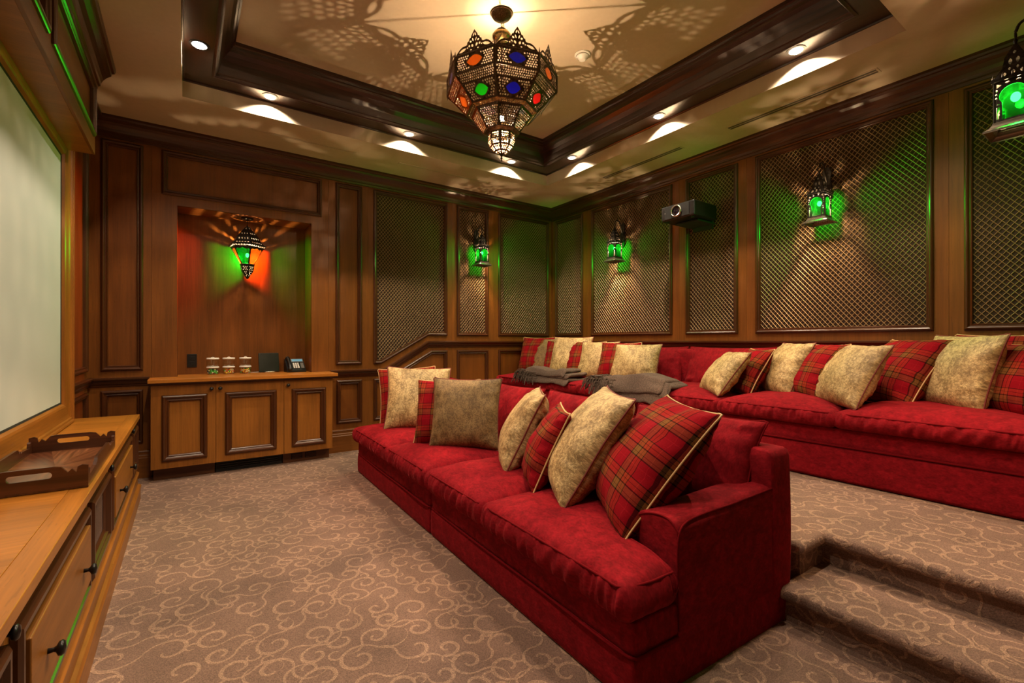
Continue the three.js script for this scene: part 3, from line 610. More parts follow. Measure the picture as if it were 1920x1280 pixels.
// ---------------------------------------------------------------- things in the niche
single('wall_outlet', merge([box(0.005, 0.085, 0.955, 1.085, NZ, NZ + 0.006, 'y', 0.002), box(0.026, 0.064, 1.028, 1.062, NZ + 0.006, NZ + 0.009, 'y', 0.001), box(0.026, 0.064, 0.978, 1.012, NZ + 0.006, NZ + 0.009, 'y', 0.001)]), M.black, 'black socket plate on the niche back left of the jars', 'outlet');
const candyCol = [[0.75, 0.05, 0.03], [0.9, 0.62, 0.04], [0.05, 0.42, 0.05], [0.75, 0.25, 0.02], [0.80, 0.72, 0.5], [0.02, 0.08, 0.25]];
const candyPick = [[2, 2, 2, 5, 4, 0, 2], [0, 1, 4, 2, 0, 3, 4], [1, 3, 1, 2, 0, 1, 4]];
const candyMat = new THREE.MeshStandardMaterial({ color: 0xffffff, roughness: 0.3 });
[[0.212, 'leftmost, mostly green candy'], [0.347, 'middle one, mixed candy'], [0.491, 'rightmost, mostly yellow candy']].forEach(([x, which], j) => {
  const z = -5.44, r = mulberry(40 + j);
  for (const [y, empty] of [[0.886, false], [0.971, true]]) {
    const t = thing(empty ? 'empty_jar' : 'candy_jar', empty ? 'clear empty lidded jar stacked on the candy jar: ' + which : 'clear low jar of sweets with grey lid: ' + which, 'jar', empty ? 'empty jars stacked in the niche' : 'candy jars on the niche counter');
    t.position.set(x, y, z);
    part(t, 'glass_body', uvBox(lathe([[0.0001, 0.001], [0.048, 0.001], [0.052, 0.005], [0.052, 0.058], [0.049, 0.064], [0.047, 0.064], [0.0495, 0.057], [0.0495, 0.006], [0.047, 0.004], [0.0001, 0.004]], 28)), M.clear);
    const lid = part(t, 'lid', lathe([[0.0001, 0.064], [0.052, 0.064], [0.054, 0.067], [0.054, 0.074], [0.050, 0.078], [0.0001, 0.078]], 28), M.white);
    const lp = []; for (let i = 0; i <= 10; i++) lp.push(V(-0.012 * Math.cos(i * Math.PI / 10), 0.078 + 0.0065 * Math.sin(i * Math.PI / 10), 0));
    part(lid, 'lid_loop', tube(lp, 0.003, 14, 6), M.white);
    if (!empty) {
      const N = 130, im = new THREE.InstancedMesh(new THREE.SphereGeometry(0.0085, 8, 6), candyMat, N), m = new THREE.Matrix4(), c = new THREE.Color();
      for (let i = 0; i < N; i++) { const a = r() * 6.283, q = 0.040 * Math.sqrt(r()); m.makeTranslation(q * Math.cos(a), 0.0128 + 0.038 * (i / N) + 0.004 * (r() - 0.5), q * Math.sin(a)); im.setMatrixAt(i, m); const pal = candyPick[j]; im.setColorAt(i, c.setRGB(...candyCol[pal[Math.floor(r() * pal.length)]])); }
      im.name = 'candy'; im.userData.kind = 'stuff'; shade(im); t.add(im);
    }
  }
});
(() => {
  const t = thing('tablet', 'black tablet propped upright on a small stand in the niche', 'tablet');
  t.position.set(0.713, 0.886, -5.47); t.rotation.y = 0.12;
  const g = box(-0.098, 0.098, 0.008, 0.205, -0.005, 0.005, 'y', 0.004); g.rotateX(-0.16);
  const b = part(t, 'case', g, M.black);
  const s = plainBox(-0.088, 0.088, 0.02, 0.193, 0.0052, 0.0058); s.rotateX(-0.16); part(b, 'screen', s, new THREE.MeshStandardMaterial({ color: new THREE.Color(0.004, 0.004, 0.005), roughness: 0.38 }));
  part(t, 'stand', box(-0.045, 0.045, 0.0, 0.012, -0.06, 0.022, 'x', 0.003), M.silver);
})();
(() => {
  const t = thing('desk_phone', 'black desk telephone with handset, keypad and small lit display', 'phone');
  t.position.set(0.955, 0.886, -5.44); t.rotation.y = 0.05;
  const prof = [[-0.085, 0], [0.085, 0], [0.085, 0.018], [-0.05, 0.135], [-0.085, 0.135]];
  const body = part(t, 'body', slab(prof, [], 0.185, (a, b, h) => V(h - 0.0925, b, a)), M.black);
  const on = (u, v, h) => V(u, 0.018 + v * 0.117 + h * 0.755, 0.085 - v * 0.135 + h * 0.655);    // on the sloping face: v 0 bottom, 1 top
  const plate = (u0, u1, v0, v1, h) => slab(rect(u0, u1, v0, v1), [], h, (a, b, d) => on(a, b, d));
  part(t, 'display_bezel', plate(-0.035, 0.085, 0.70, 0.98, 0.006), M.grey);
  part(t, 'display_screen', plate(-0.028, 0.078, 0.75, 0.94, 0.0075), new THREE.MeshStandardMaterial({ color: new THREE.Color(0.1, 0.2, 0.25), emissive: new THREE.Color(0.16, 0.42, 0.55), emissiveIntensity: 0.55, roughness: 0.3 }));
  for (let i = 0; i < 3; i++) for (let k = 0; k < 4; k++) part(t, 'key', plate(-0.025 + i * 0.022, -0.010 + i * 0.022, 0.20 + k * 0.115, 0.28 + k * 0.115, 0.006), M.white);
  part(t, 'side_panel', plate(0.05, 0.082, 0.18, 0.64, 0.004), M.grey);
  const hs = tube([on(-0.066, 0.02, 0.018), on(-0.066, 0.2, 0.03), on(-0.066, 0.55, 0.034), on(-0.066, 0.85, 0.03), on(-0.066, 1.0, 0.018)], 0.016, 20, 10);
  part(t, 'handset', merge([hs, new THREE.SphereGeometry(0.024, 14, 10).applyMatrix4(new THREE.Matrix4().setPosition(on(-0.066, 0.06, 0.014))), new THREE.SphereGeometry(0.024, 14, 10).applyMatrix4(new THREE.Matrix4().setPosition(on(-0.066, 0.96, 0.014)))]), M.black);
})();
single('power_cable', tube([V(0.52, 0.889, -5.56), V(0.57, 0.890, -5.53), V(0.62, 0.889, -5.545), V(0.655, 0.889, -5.50)], 0.003, 24, 6), M.white, 'thin white cable on the counter between the jars and the tablet', 'cable');

// ---------------------------------------------------------------- projector and smoke detector
(() => {
  const t = thing('projector', 'black video projector held by a bracket on the rear wall', 'projector');
  const x0 = 3.95, x1 = 4.33, y0 = 2.415, y1 = 2.565, z0 = -3.02, z1 = -2.64, cz = -2.83, cy = 2.49;
  part(t, 'body', new RoundedBoxGeometry(x1 - x0, y1 - y0, z1 - z0, 3, 0.016).translate((x0 + x1) / 2, cy, cz), M.black);
  part(t, 'front_panel', box(x0 - 0.006, x0 + 0.01, y0 + 0.012, y1 - 0.012, z0 + 0.05, z1 - 0.055, 'y', 0.003), M.blackMatte);
  const lr = part(t, 'lens_ring', lathe([[0.046, 0], [0.060, 0], [0.062, 0.012], [0.056, 0.024], [0.048, 0.026], [0.046, 0.012]], 32), M.silver); lr.rotation.z = Math.PI / 2; lr.position.set(x0 - 0.002, cy, cz);
  const ln = part(t, 'lens', lathe([[0.0001, 0.012], [0.02, 0.011], [0.038, 0.006], [0.047, 0.0]], 28), new THREE.MeshPhysicalMaterial({ color: new THREE.Color(0.01, 0.006, 0.012), roughness: 0.05, clearcoat: 1 })); ln.rotation.z = Math.PI / 2; ln.position.set(x0 - 0.004, cy, cz);
  for (let i = 0; i < 6; i++) part(t, 'vent_fin', box(x0 + 0.004, x0 + 0.010, y0 + 0.03, y1 - 0.03, z1 - 0.046 + i * 0.007, z1 - 0.0425 + i * 0.007, 'y', 0), M.grey);
  part(t, 'indicator', new THREE.SphereGeometry(0.004, 8, 6).translate(x0 - 0.006, cy + 0.0, z0 + 0.045 + 0.012), M.silver);
  part(t, 'bracket', merge([box(4.10, 4.395, y0 - 0.02, y0 - 0.004, z0 + 0.06, z1 - 0.06, 'x', 0.002), box(4.372, 4.398, y0 - 0.06, y0 + 0.16, z0 + 0.08, z1 - 0.08, 'y', 0.002)]), M.blackMatte);
  for (const [x, z] of [[4.0, z0 + 0.05], [4.0, z1 - 0.05]]) part(t, 'foot', new THREE.CylinderGeometry(0.014, 0.012, 0.012, 12).translate(x, y0 - 0.005, z), M.blackMatte);
})();
const smoke = thing('smoke_detector', 'white round smoke detector on the tray ceiling beside the chandelier', 'smoke detector');
smoke.position.set(2.60, TOP, -2.74);
part(smoke, 'base', lathe([[0.0001, 0.002], [0.062, 0.002], [0.064, -0.008], [0.060, -0.014], [0.0001, -0.014]], 28), M.white);
part(smoke, 'sensor_head', lathe([[0.0001, -0.050], [0.020, -0.050], [0.030, -0.044], [0.034, -0.030], [0.048, -0.026], [0.052, -0.014], [0.0001, -0.013]], 28), M.white);
// ---------------------------------------------------------------- lamps of pierced metal and stained glass
// face k of an n-sided lamp body between two rings: its widths and a map from the flat sheet into the lamp
function facet(k, n, r0, y0, r1, y1, rot) {
  const a = rot + (k + 0.5) * 2 * Math.PI / n, half = Math.PI / n, w0 = r0 * Math.sin(half), w1 = r1 * Math.sin(half), d0 = r0 * Math.cos(half), d1 = r1 * Math.cos(half);
  const out = V(Math.cos(a), 0, Math.sin(a)), u = V(-Math.sin(a), 0, Math.cos(a)), P0 = out.clone().multiplyScalar(d0).setY(y0), P1 = out.clone().multiplyScalar(d1).setY(y1);
  const up = P1.clone().sub(P0), h = up.length(); up.normalize();
  const nrm = u.clone().cross(up).normalize(); if (nrm.dot(out) + nrm.y * 0.01 < 0) nrm.negate();
  return { w0, w1, h, at: (x, y, d) => P0.clone().addScaledVector(u, x).addScaledVector(up, y).addScaledVector(nrm, d) };
}
const leaf = (x, y, a, l, w) => [[l, 0], [l * 0.35, w], [-l * 0.35, w], [-l, 0], [-l * 0.35, -w], [l * 0.35, -w]].map(([p, q]) => [x + p * Math.cos(a) - q * Math.sin(a), y + p * Math.sin(a) + q * Math.cos(a)]);
const vesica = (x, y, l, w, n = 8) => { const o = []; for (let i = 0; i < n; i++) { const t = i / n * 2 - 1; o.push([x + l * t, y - w * (1 - t * t)]); } for (let i = 0; i < n; i++) { const t = 1 - i / n * 2; o.push([x + l * t, y + w * (1 - t * t)]); } return o; };
// a trapezoid sheet drilled with leaf-shaped holes, an eye of glass left open where asked
function pierced(f, r, o = {}) {
  const { step = 0.0165, size = 0.0074, thin = 0.0050, margin = 0.010, eye = null, depth = 0.0016 } = o, holes = [];
  const half = (y) => lerp(f.w0, f.w1, y / f.h);
  if (eye) holes.push(vesica(0, eye.y, eye.l, eye.w));
  for (let y = margin + size * 0.6; y < f.h - margin - size * 0.3; y += step * 0.92) {
    const odd = Math.round(y / step) % 2;
    for (let x = -Math.max(f.w0, f.w1) + (odd ? step / 2 : 0); x < Math.max(f.w0, f.w1); x += step) {
      const px = x + (r() - 0.5) * step * 0.12, py = y + (r() - 0.5) * step * 0.12;
      if (Math.abs(px) > half(py) - margin - size * 0.55) continue;
      if (eye) { const t = px / (eye.l + 0.014); if (Math.abs(t) < 1 && Math.abs(py - eye.y) < (eye.w + 0.010) * (1 - t * t) + 0.008) continue; }
      holes.push(leaf(px, py, r() * 3.14, size, thin));
    }
  }
  return slab([[-f.w0, 0], [f.w0, 0], [f.w1, f.h], [-f.w1, f.h]], holes, depth, f.at);
}
function ringBars(n, r, y, rot, rad) { const l = []; for (let k = 0; k < n; k++) { const a = rot + k * 2 * Math.PI / n, b = a + 2 * Math.PI / n; l.push(bar(V(r * Math.cos(a), y, r * Math.sin(a)), V(r * Math.cos(b), y, r * Math.sin(b)), rad)); } return merge(l); }
function chainGeo(a, b, link) {
  const d = b.clone().sub(a), n = Math.round(d.length() / (link * 0.74)), q = new THREE.Quaternion().setFromUnitVectors(V(1, 0, 0), d.clone().normalize()), l = [];
  for (let i = 0; i <= n; i++) { const g = new THREE.TorusGeometry(link * 0.36, link * 0.085, 5, 9); g.scale(1.35, 0.85, 1); if (i % 2) g.rotateX(Math.PI / 2); g.applyQuaternion(q); const p = a.clone().lerp(b, i / n); l.push(g.translate(p.x, p.y, p.z)); }
  return merge(l);
}
function lampLight(t, x, y, z, b, soft) { const p = new THREE.PointLight(b.color, b.power, 0, 2); p.position.set(x, y, z); p.castShadow = true; p.shadow.radius = soft; t.add(p); return p; }

// chandelier
(() => {
  const t = thing('chandelier', 'large octagonal pierced-metal chandelier with coloured glass eyes, hung from the tray', 'chandelier');
  t.position.set(1.81, 0, -2.722);
  const r = mulberry(91), N = 8, rot = Math.atan2(2.722, -1.81) + 0.11;
  const rings = [[0.385, 3.045], [0.385, 2.935], [0.335, 2.890], [0.250, 2.800], [0.212, 2.786], [0.128, 2.668]];
  part(t, 'canopy', lathe([[0.0001, TOP - 0.052], [0.014, TOP - 0.052], [0.024, TOP - 0.046], [0.062, TOP - 0.030], [0.074, TOP - 0.012], [0.078, TOP], [0.0001, TOP]], 32), M.bronze);
  part(t, 'chain', chainGeo(V(0, TOP - 0.052, 0), V(0, 3.392, 0), 0.020), M.bronze);
  part(t, 'bell', lathe([[0.012, 3.395], [0.030, 3.392], [0.052, 3.372], [0.066, 3.350], [0.064, 3.334], [0.052, 3.324], [0.036, 3.306], [0.020, 3.302], [0.0001, 3.302]], 20), M.brass);
  for (let k = 0; k < 8; k += 2) { const a = rot + k * Math.PI / 4; part(t, 'chain', chainGeo(V(0.045 * Math.cos(a), 3.325, 0.045 * Math.sin(a)), V(0.38 * Math.cos(a), 3.050, 0.38 * Math.sin(a)), 0.017), M.bronze); }
  const eyes1 = [M.glassOrange, M.glassBlue, M.glassLeaf, M.glassRed, M.glassBlue, M.glassOrange, M.glassOrange, M.glassBlue];
  const eyes3 = [M.glassLeaf, M.glassOrange, M.glassBlue, M.glassRed, M.glassLeaf, M.glassOrange, M.glassRed, M.glassBlue];
  for (let k = 0; k < N; k++) {
    const f1 = facet(k, N, rings[1][0], rings[1][1], rings[0][0], rings[0][1], rot), e1 = { y: f1.h / 2, l: 0.058, w: 0.034 };
    const s1 = part(t, 'upper_panel', pierced(f1, r, { eye: e1, margin: 0.012 }), M.bronze);
    part(s1, 'glass_eye', slab(vesica(0, e1.y, e1.l + 0.003, e1.w + 0.002), [], 0.002, (x, y, d) => f1.at(x, y, d - 0.0025)), eyes1[k]);
    // fretted cresting above the panel
    const w = f1.w0, o = [[0, 0.135], [0.021, 0.104], [0.027, 0.088], [0.036, 0.086], [0.042, 0.070], [0.051, 0.067], [0.056, 0.050], [0.068, 0.046], [0.088, 0.046], [0.108, 0.036], [0.124, 0.020], [0.138, 0.004], [w - 0.004, 0]];
    const hole = [];
    for (const s of [-1, 1]) hole.push(leaf(s * 0.0065, 0.103, Math.PI / 2 + s * 0.35, 0.013, 0.0042), leaf(s * 0.0115, 0.072, Math.PI / 2 - s * 0.35, 0.014, 0.0042), leaf(s * 0.028, 0.064, Math.PI / 2 - s * 0.9, 0.009, 0.0062), leaf(s * 0.016, 0.036, Math.PI / 2 - s * 0.5, 0.012, 0.007), leaf(s * 0.038, 0.038, 1.2 * s, 0.0085, 0.006), leaf(s * 0.052, 0.030, 0, 0.0055, 0.0045), leaf(s * 0.088, 0.022, -s * 0.3, 0.030, 0.0085), leaf(s * 0.026, 0.012, 0, 0.007, 0.004));
    part(t, 'cresting', slab(o.slice().reverse().map((q) => [-q[0], q[1]]).concat(o.slice(1)).reverse(), hole, 0.002, (x, y, d) => f1.at(x, f1.h + 0.004 + y, d)), M.bronze);
    const f2 = facet(k, N, rings[2][0], rings[2][1], rings[1][0], rings[1][1], rot);
    part(t, 'cove_panel', pierced(f2, r, { step: 0.0150, margin: 0.007, size: 0.0066, thin: 0.0046 }), M.bronze);
    const f3 = facet(k, N, rings[3][0], rings[3][1], rings[2][0], rings[2][1], rot), e3 = { y: f3.h * 0.5, l: 0.050, w: 0.036 };
    const s3 = part(t, 'lower_panel', pierced(f3, r, { eye: e3, margin: 0.010 }), M.bronze);
    part(s3, 'glass_eye', slab(vesica(0, e3.y, e3.l + 0.003, e3.w + 0.002), [], 0.002, (x, y, d) => f3.at(x, y, d - 0.0025)), eyes3[k]);
    const f4 = facet(k, N, rings[4][0], rings[4][1], rings[3][0], rings[3][1], rot);
    part(t, 'brass_band', pierced(f4, r, { step: 0.014, margin: 0.005, size: 0.0055, thin: 0.003 }), M.brass);
    const f5 = facet(k, N, rings[5][0], rings[5][1], rings[4][0], rings[4][1], rot);
    part(t, 'bowl_panel', pierced(f5, r, { step: 0.0150, margin: 0.006, size: 0.0068, thin: 0.0046 }), M.bronze);
    const a = rot + k * Math.PI / 4, P = (i, g = 0) => V((rings[i][0] + g) * Math.cos(a), rings[i][1], (rings[i][0] + g) * Math.sin(a));
    const rib = [bar(P(0), P(1), 0.0065), bar(P(1), P(2), 0.005), bar(P(2), P(3), 0.005), bar(P(4), P(5), 0.0045)];
    const tip = new THREE.ConeGeometry(0.0075, 0.042, 6); tip.translate(P(0).x, P(0).y + 0.020, P(0).z); rib.push(tip);
    const drop = new THREE.ConeGeometry(0.004, 0.022, 6); drop.rotateX(Math.PI); drop.translate(P(1).x, P(1).y - 0.016, P(1).z); rib.push(drop);
    part(t, 'rib', merge(rib), M.bronze);
  }
  [0.006, 0.0055, 0.005, 0.005, 0.0045, 0.0045].forEach((q, i) => part(t, 'ring', ringBars(N, rings[i][0], rings[i][1], rot, q), M.bronze));
  // pierced drop at the bottom
  const drop = [[0.128, 2.668], [0.104, 2.655], [0.098, 2.634], [0.104, 2.606], [0.090, 2.570], [0.058, 2.538], [0.014, 2.515]].map((q) => [q[0] * 0.93, q[1]]);
  for (let i = 1; i + 1 < drop.length; i++) for (let k = 0; k < N; k++) {
    const f = facet(k, N, drop[i + 1][0], drop[i + 1][1], drop[i][0], drop[i][1], rot);
    part(t, 'drop_panel', pierced(f, r, { step: 0.0125, margin: 0.0035, size: 0.0054, thin: 0.0037, depth: 0.0012 }), M.bronze);
  }
  const fl = []; for (let k = 0; k < N; k++) { const f = facet(k, N, drop[1][0], drop[1][1], 0.128, 2.668, rot); fl.push(slab([[-f.w0, 0], [f.w0, 0], [f.w1, f.h], [-f.w1, f.h]], [], 0.001, f.at)); }
  part(t, 'ledge', merge(fl), M.bronze);
  part(t, 'finial', lathe([[0.0001, 2.466], [0.005, 2.472], [0.003, 2.482], [0.009, 2.490], [0.004, 2.500], [0.016, 2.516], [0.0001, 2.520]], 12), M.bronze);
  part(t, 'stem', bar(V(0, 2.79, 0), V(0, 3.31, 0), 0.005), M.bronze);
  part(t, 'light_bulb', new THREE.SphereGeometry(0.020, 16, 12).scale(1, 1.25, 1).translate(0, 2.765, 0), M.bulb);
  lampLight(t, 0, 2.765, 0, BULB.chandelier, 0.25);
  part(t, 'bulb_shade', lathe([[0.006, 2.744], [0.034, 2.738], [0.062, 2.718], [0.074, 2.679], [0.072, 2.679], [0.060, 2.716], [0.033, 2.735], [0.006, 2.741]], 24), M.brass);
  part(t, 'light_bulb', new THREE.SphereGeometry(0.016, 16, 12).scale(1, 1.25, 1).translate(0, 2.706, 0), M.bulb);
  lampLight(t, 0, 2.706, 0, BULB.chandelierLow, 0.4);
})();

// wall lanterns
function wallLantern(label, pos, turn) {
  const t = thing('wall_lantern', label, 'wall lamp', 'green glass wall lanterns');
  t.position.copy(pos); t.rotation.y = turn;
  const S = 0.15, plate = [[0, 0.185], [0.022, 0.205], [0.034, 0.245], [0.028, 0.275], [0.034, 0.31], [0.028, 0.40], [0.034, 0.435], [0.022, 0.475], [0, 0.495]];
  part(t, 'back_plate', slab(plate.concat(plate.slice(1, -1).reverse().map((q) => [-q[0], q[1]])), [], 0.014, (a, b, h) => V(a, b, h)), M.iron);
  part(t, 'arm', tube([V(0, 0.36, 0.012), V(0, 0.40, 0.035), V(0, 0.465, 0.055), V(0, 0.505, 0.095), V(0, 0.495, 0.135), V(0, 0.462, 0.150)], 0.0065, 30, 8), M.iron);
  part(t, 'hanging_ring', new THREE.TorusGeometry(0.014, 0.0035, 8, 18).translate(0, 0.446, S), M.iron);
  const side = (i, w, f) => { const a = i * Math.PI / 2, o = V(Math.sin(a), 0, Math.cos(a)), u = V(Math.cos(a), 0, -Math.sin(a)); return (x, y, h) => V(0, y, S).addScaledVector(u, x).addScaledVector(o, w + h); };
  // flared skirt, open below
  const sk = [];
  for (let i = 0; i < 4; i++) {
    const P = (x, y, w) => side(i, w, 0)(x, y, 0);
    const strip = [[0.094, 0.000], [0.094, 0.008], [0.086, 0.014], [0.074, 0.024], [0.066, 0.038], [0.066, 0.046], [0.060, 0.046]], pos = [];
    for (let k = 0; k + 1 < strip.length; k++) { const [w0, y0] = strip[k], [w1, y1] = strip[k + 1]; for (const q of [P(-w0, y0, w0), P(w0, y0, w0), P(w1, y1, w1), P(-w0, y0, w0), P(w1, y1, w1), P(-w1, y1, w1)]) pos.push(q.x, q.y, q.z); }
    const g = new THREE.BufferGeometry(); g.setAttribute('position', new THREE.Float32BufferAttribute(pos, 3)); g.setAttribute('uv', new THREE.Float32BufferAttribute(pos.flatMap((_, k) => (k % 3 === 0 ? [pos[k] * 3, pos[k + 1] * 3] : [])), 2)); g.computeVertexNormals(); sk.push(g);
  }
  part(t, 'skirt', merge(sk), M.pewter);
  const bodyY = 0.046, H = 0.185;
  const arch = (g) => { const o = []; o.push([-0.034 - g, 0.010 - g], [0.034 + g, 0.010 - g], [0.034 + g, 0.090]); for (let i = 0; i <= 14; i++) { const a = -0.62 + i * (Math.PI + 1.24) / 14; o.push([(0.044 + g) * Math.cos(a), 0.115 + (0.044 + g) * Math.sin(a)]); } o.push([-0.034 - g, 0.090]); return o; };
  const bits = [];
  for (const s of [-1, 1]) {
    bits.push([[s * 0.0425, 0.014], [s * 0.0525, 0.014], [s * 0.0525, 0.070], [s * 0.0425, 0.070]]);
    bits.push([[s * 0.036, 0.168], [s * 0.052, 0.176], [s * 0.052, 0.158]]);
    bits.push(leaf(s * 0.0515, 0.146, Math.PI / 2, 0.006, 0.003), leaf(s * 0.0525, 0.128, Math.PI / 2, 0.005, 0.0028), leaf(s * 0.0525, 0.112, Math.PI / 2, 0.005, 0.0028), leaf(s * 0.017, 0.174, 0, 0.008, 0.0032), leaf(s * 0.047, 0.082, 0, 0.005, 0.003));
  }
  for (let i = 0; i < 4; i++) {
    const at = side(i, 0.060, 0), f = part(t, 'side_plate', slab(rect(-0.060, 0.060, 0, H), [arch(0)].concat(bits), 0.0025, (x, y, h) => at(x, y + bodyY, h - 0.0025)), M.iron);
    part(f, 'glass_pane', slab(arch(0.004), [], 0.0015, (x, y, h) => at(x, y + bodyY, h - 0.0065)), M.glassGreen);
    const post = bar(at(-0.060, bodyY, 0), at(-0.060, bodyY + H, 0), 0.0042); part(t, 'corner_post', post, M.iron);
  }
  const roof = [], at0 = (y) => (a, b, h) => V(a, y + h, S + b);
  roof.push(slab(rect(-0.070, 0.070, -0.070, 0.070), [rect(-0.050, 0.050, -0.050, 0.050)], 0.012, at0(bodyY + H)));
  part(t, 'cornice', merge(roof), M.iron);
  const tier = (w0, y0, w1, y1, holesOf) => { for (let i = 0; i < 4; i++) { const f = facet(i, 4, w0 * Math.SQRT2, y0, w1 * Math.SQRT2, y1, 0); const base = f.at; part(t, 'roof_panel', slab([[-f.w0, 0], [f.w0, 0], [f.w1, f.h], [-f.w1, f.h]], holesOf(f), 0.002, (x, y, h) => { const q = base(x, y, h); const c = Math.SQRT1_2; return V((q.x + q.z) * c, q.y, (q.z - q.x) * c + S); }), M.iron); } };
  tier(0.062, 0.243, 0.036, 0.298, (f) => [leaf(-0.027, 0.018, Math.PI / 2, 0.011, 0.005), leaf(0, 0.020, Math.PI / 2, 0.013, 0.006), leaf(0.027, 0.018, Math.PI / 2, 0.011, 0.005), leaf(-0.013, 0.044, Math.PI / 2, 0.009, 0.004), leaf(0.013, 0.044, Math.PI / 2, 0.009, 0.004)]);
  tier(0.036, 0.298, 0.030, 0.345, (f) => [leaf(-0.012, 0.022, Math.PI / 2, 0.015, 0.006), leaf(0.012, 0.022, Math.PI / 2, 0.015, 0.006)]);
  tier(0.030, 0.345, 0.004, 0.405, (f) => [leaf(0, 0.018, Math.PI / 2, 0.009, 0.005)]);
  const spikes = []; for (let i = 0; i < 4; i++) { const at = side(i, 0.064, 0); for (const x of [-0.064, -0.032, 0, 0.032]) { const p = at(x, 0.252, 0); spikes.push(new THREE.ConeGeometry(0.005, 0.024, 5).translate(p.x, p.y + 0.008, p.z)); } }
  part(t, 'cresting', merge(spikes), M.pewter);
  part(t, 'finial', lathe([[0.0001, 0.438], [0.004, 0.430], [0.009, 0.420], [0.005, 0.410], [0.008, 0.402], [0.0001, 0.400]], 10).translate(0, 0, S), M.iron);
  part(t, 'light_bulb', new THREE.SphereGeometry(0.017, 16, 12).scale(1, 1.3, 1).translate(0, 0.163, S), M.bulb);
  part(t, 'bulb_socket', bar(V(0, 0.182, S), V(0, 0.245, S), 0.010, 10), M.iron);
  lampLight(t, 0, 0.160, S, BULB.sconce, 0.7);
  return t;
}
wallLantern('green glass wall lantern on the rear wall between corner and projector', V(4.394, 2.172, -3.915), -Math.PI / 2);
wallLantern('green glass wall lantern in the middle of the widest rear-wall lattice', V(4.394, 2.172, -1.69), -Math.PI / 2);
wallLantern('green glass wall lantern on the narrow lattice of the niche wall', V(3.105, 2.18, -5.275), 0);
wallLantern('green glass wall lantern cut by the right edge, nearest the camera', V(3.135, 2.172, -0.285), Math.PI);

// lantern hanging in the niche
(() => {
  const t = thing('hanging_lantern', 'hexagonal green and amber glass lantern hanging in the niche', 'pendant lamp');
  t.position.set(0.507, 0, -5.43);
  const N = 6, rot = Math.PI / 2 - Math.PI / 6 + 0.42, r = mulberry(12);
  part(t, 'canopy', lathe([[0.0001, 2.432], [0.008, 2.432], [0.020, 2.440], [0.052, 2.448], [0.056, 2.4605], [0.0001, 2.4605]], 24), M.iron);
  part(t, 'rod', bar(V(0, 2.36, 0), V(0, 2.435, 0), 0.003), M.iron);
  const roof = [[0.168, 2.176], [0.125, 2.222], [0.112, 2.258], [0.104, 2.268], [0.062, 2.318], [0.050, 2.335], [0.020, 2.365]];
  for (let i = 0; i + 1 < roof.length; i++) for (let k = 0; k < N; k++) {
    const f = facet(k, N, roof[i][0], roof[i][1], roof[i + 1][0], roof[i + 1][1], rot), holes = [];
    if (f.h > 0.03) { const n = Math.max(1, Math.floor((f.w0 + f.w1) / 0.026)); for (let j = 0; j < n; j++) { const x = ((j + 0.5) / n - 0.5) * (f.w0 + f.w1) * 0.86; holes.push(leaf(x, f.h * 0.5, i % 2 ? 1.2 : 0, Math.min(0.010, f.h * 0.3), 0.004)); } }
    part(t, 'roof_panel', slab([[-f.w0, 0], [f.w0, 0], [f.w1, f.h], [-f.w1, f.h]], holes, 0.0015, f.at), M.iron);
  }
  part(t, 'cap', lathe([[0.0001, 2.392], [0.006, 2.386], [0.010, 2.374], [0.030, 2.360], [0.0001, 2.356]], 12), M.iron);
  const beads = []; for (let k = 0; k < N; k++) { const a = rot + k * Math.PI / 3, b = a + Math.PI / 3; for (let j = 0; j < 7; j++) { const s = j / 7, x = lerp(Math.cos(a), Math.cos(b), s) * 0.172, z = lerp(Math.sin(a), Math.sin(b), s) * 0.172; beads.push(new THREE.SphereGeometry(0.006, 6, 5).translate(x, 2.168, z)); } }
  part(t, 'bead_rim', merge(beads), M.pewter);
  part(t, 'rim', ringBars(N, 0.170, 2.176, rot, 0.006), M.iron);
  for (let k = 0; k < N; k++) {
    const f = facet(k, N, 0.064, 1.992, 0.156, 2.162, rot), g = [];
    const edge = (y) => lerp(f.w0, f.w1, y / f.h) - 0.007, top = f.h - 0.018;
    const o = [[-edge(0.006), 0.006], [edge(0.006), 0.006], [edge(top - 0.02), top - 0.02], [edge(top) * 0.72, top - 0.008], [edge(top) * 0.46, top - 0.016], [0, top], [-edge(top) * 0.46, top - 0.016], [-edge(top) * 0.72, top - 0.008], [-edge(top - 0.02), top - 0.02]];
    const s = part(t, 'side_plate', slab([[-f.w0, 0], [f.w0, 0], [f.w1, f.h], [-f.w1, f.h]], [o], 0.0018, f.at), M.iron);
    part(s, 'glass_pane', slab(inset(o, -0.003), [], 0.0014, (x, y, d) => f.at(x, y, d - 0.0035)), k % 2 === 0 ? M.glassGreen : M.glassAmber);
    const d = facet(k, N, 0.056, 1.925, 0.066, 1.985, rot), e = facet(k, N, 0.006, 1.845, 0.056, 1.925, rot);
    part(t, 'drop_panel', pierced(d, r, { step: 0.017, margin: 0.005, size: 0.0055, thin: 0.0036 }), M.iron);
    part(t, 'drop_panel', pierced(e, r, { step: 0.015, margin: 0.005, size: 0.005, thin: 0.003 }), M.iron);
  }
  part(t, 'collar', ringBars(N, 0.068, 1.990, rot, 0.006), M.pewter);
  part(t, 'light_bulb', new THREE.SphereGeometry(0.016, 16, 12).scale(1, 1.4, 1).translate(0, 2.085, 0), M.bulb);
  part(t, 'bulb_socket', bar(V(0, 2.105, 0), V(0, 2.22, 0), 0.009, 10), M.iron);
  lampLight(t, 0, 2.085, 0, BULB.niche, 0.7);
})();
// ---------------------------------------------------------------- upholstery
const nW = makeNoise(53);
const wob = (x, y, s = 0) => nW(x + 40.3 + s, y + 17.7 + s * 1.7, 4096, 4096) - 0.5;
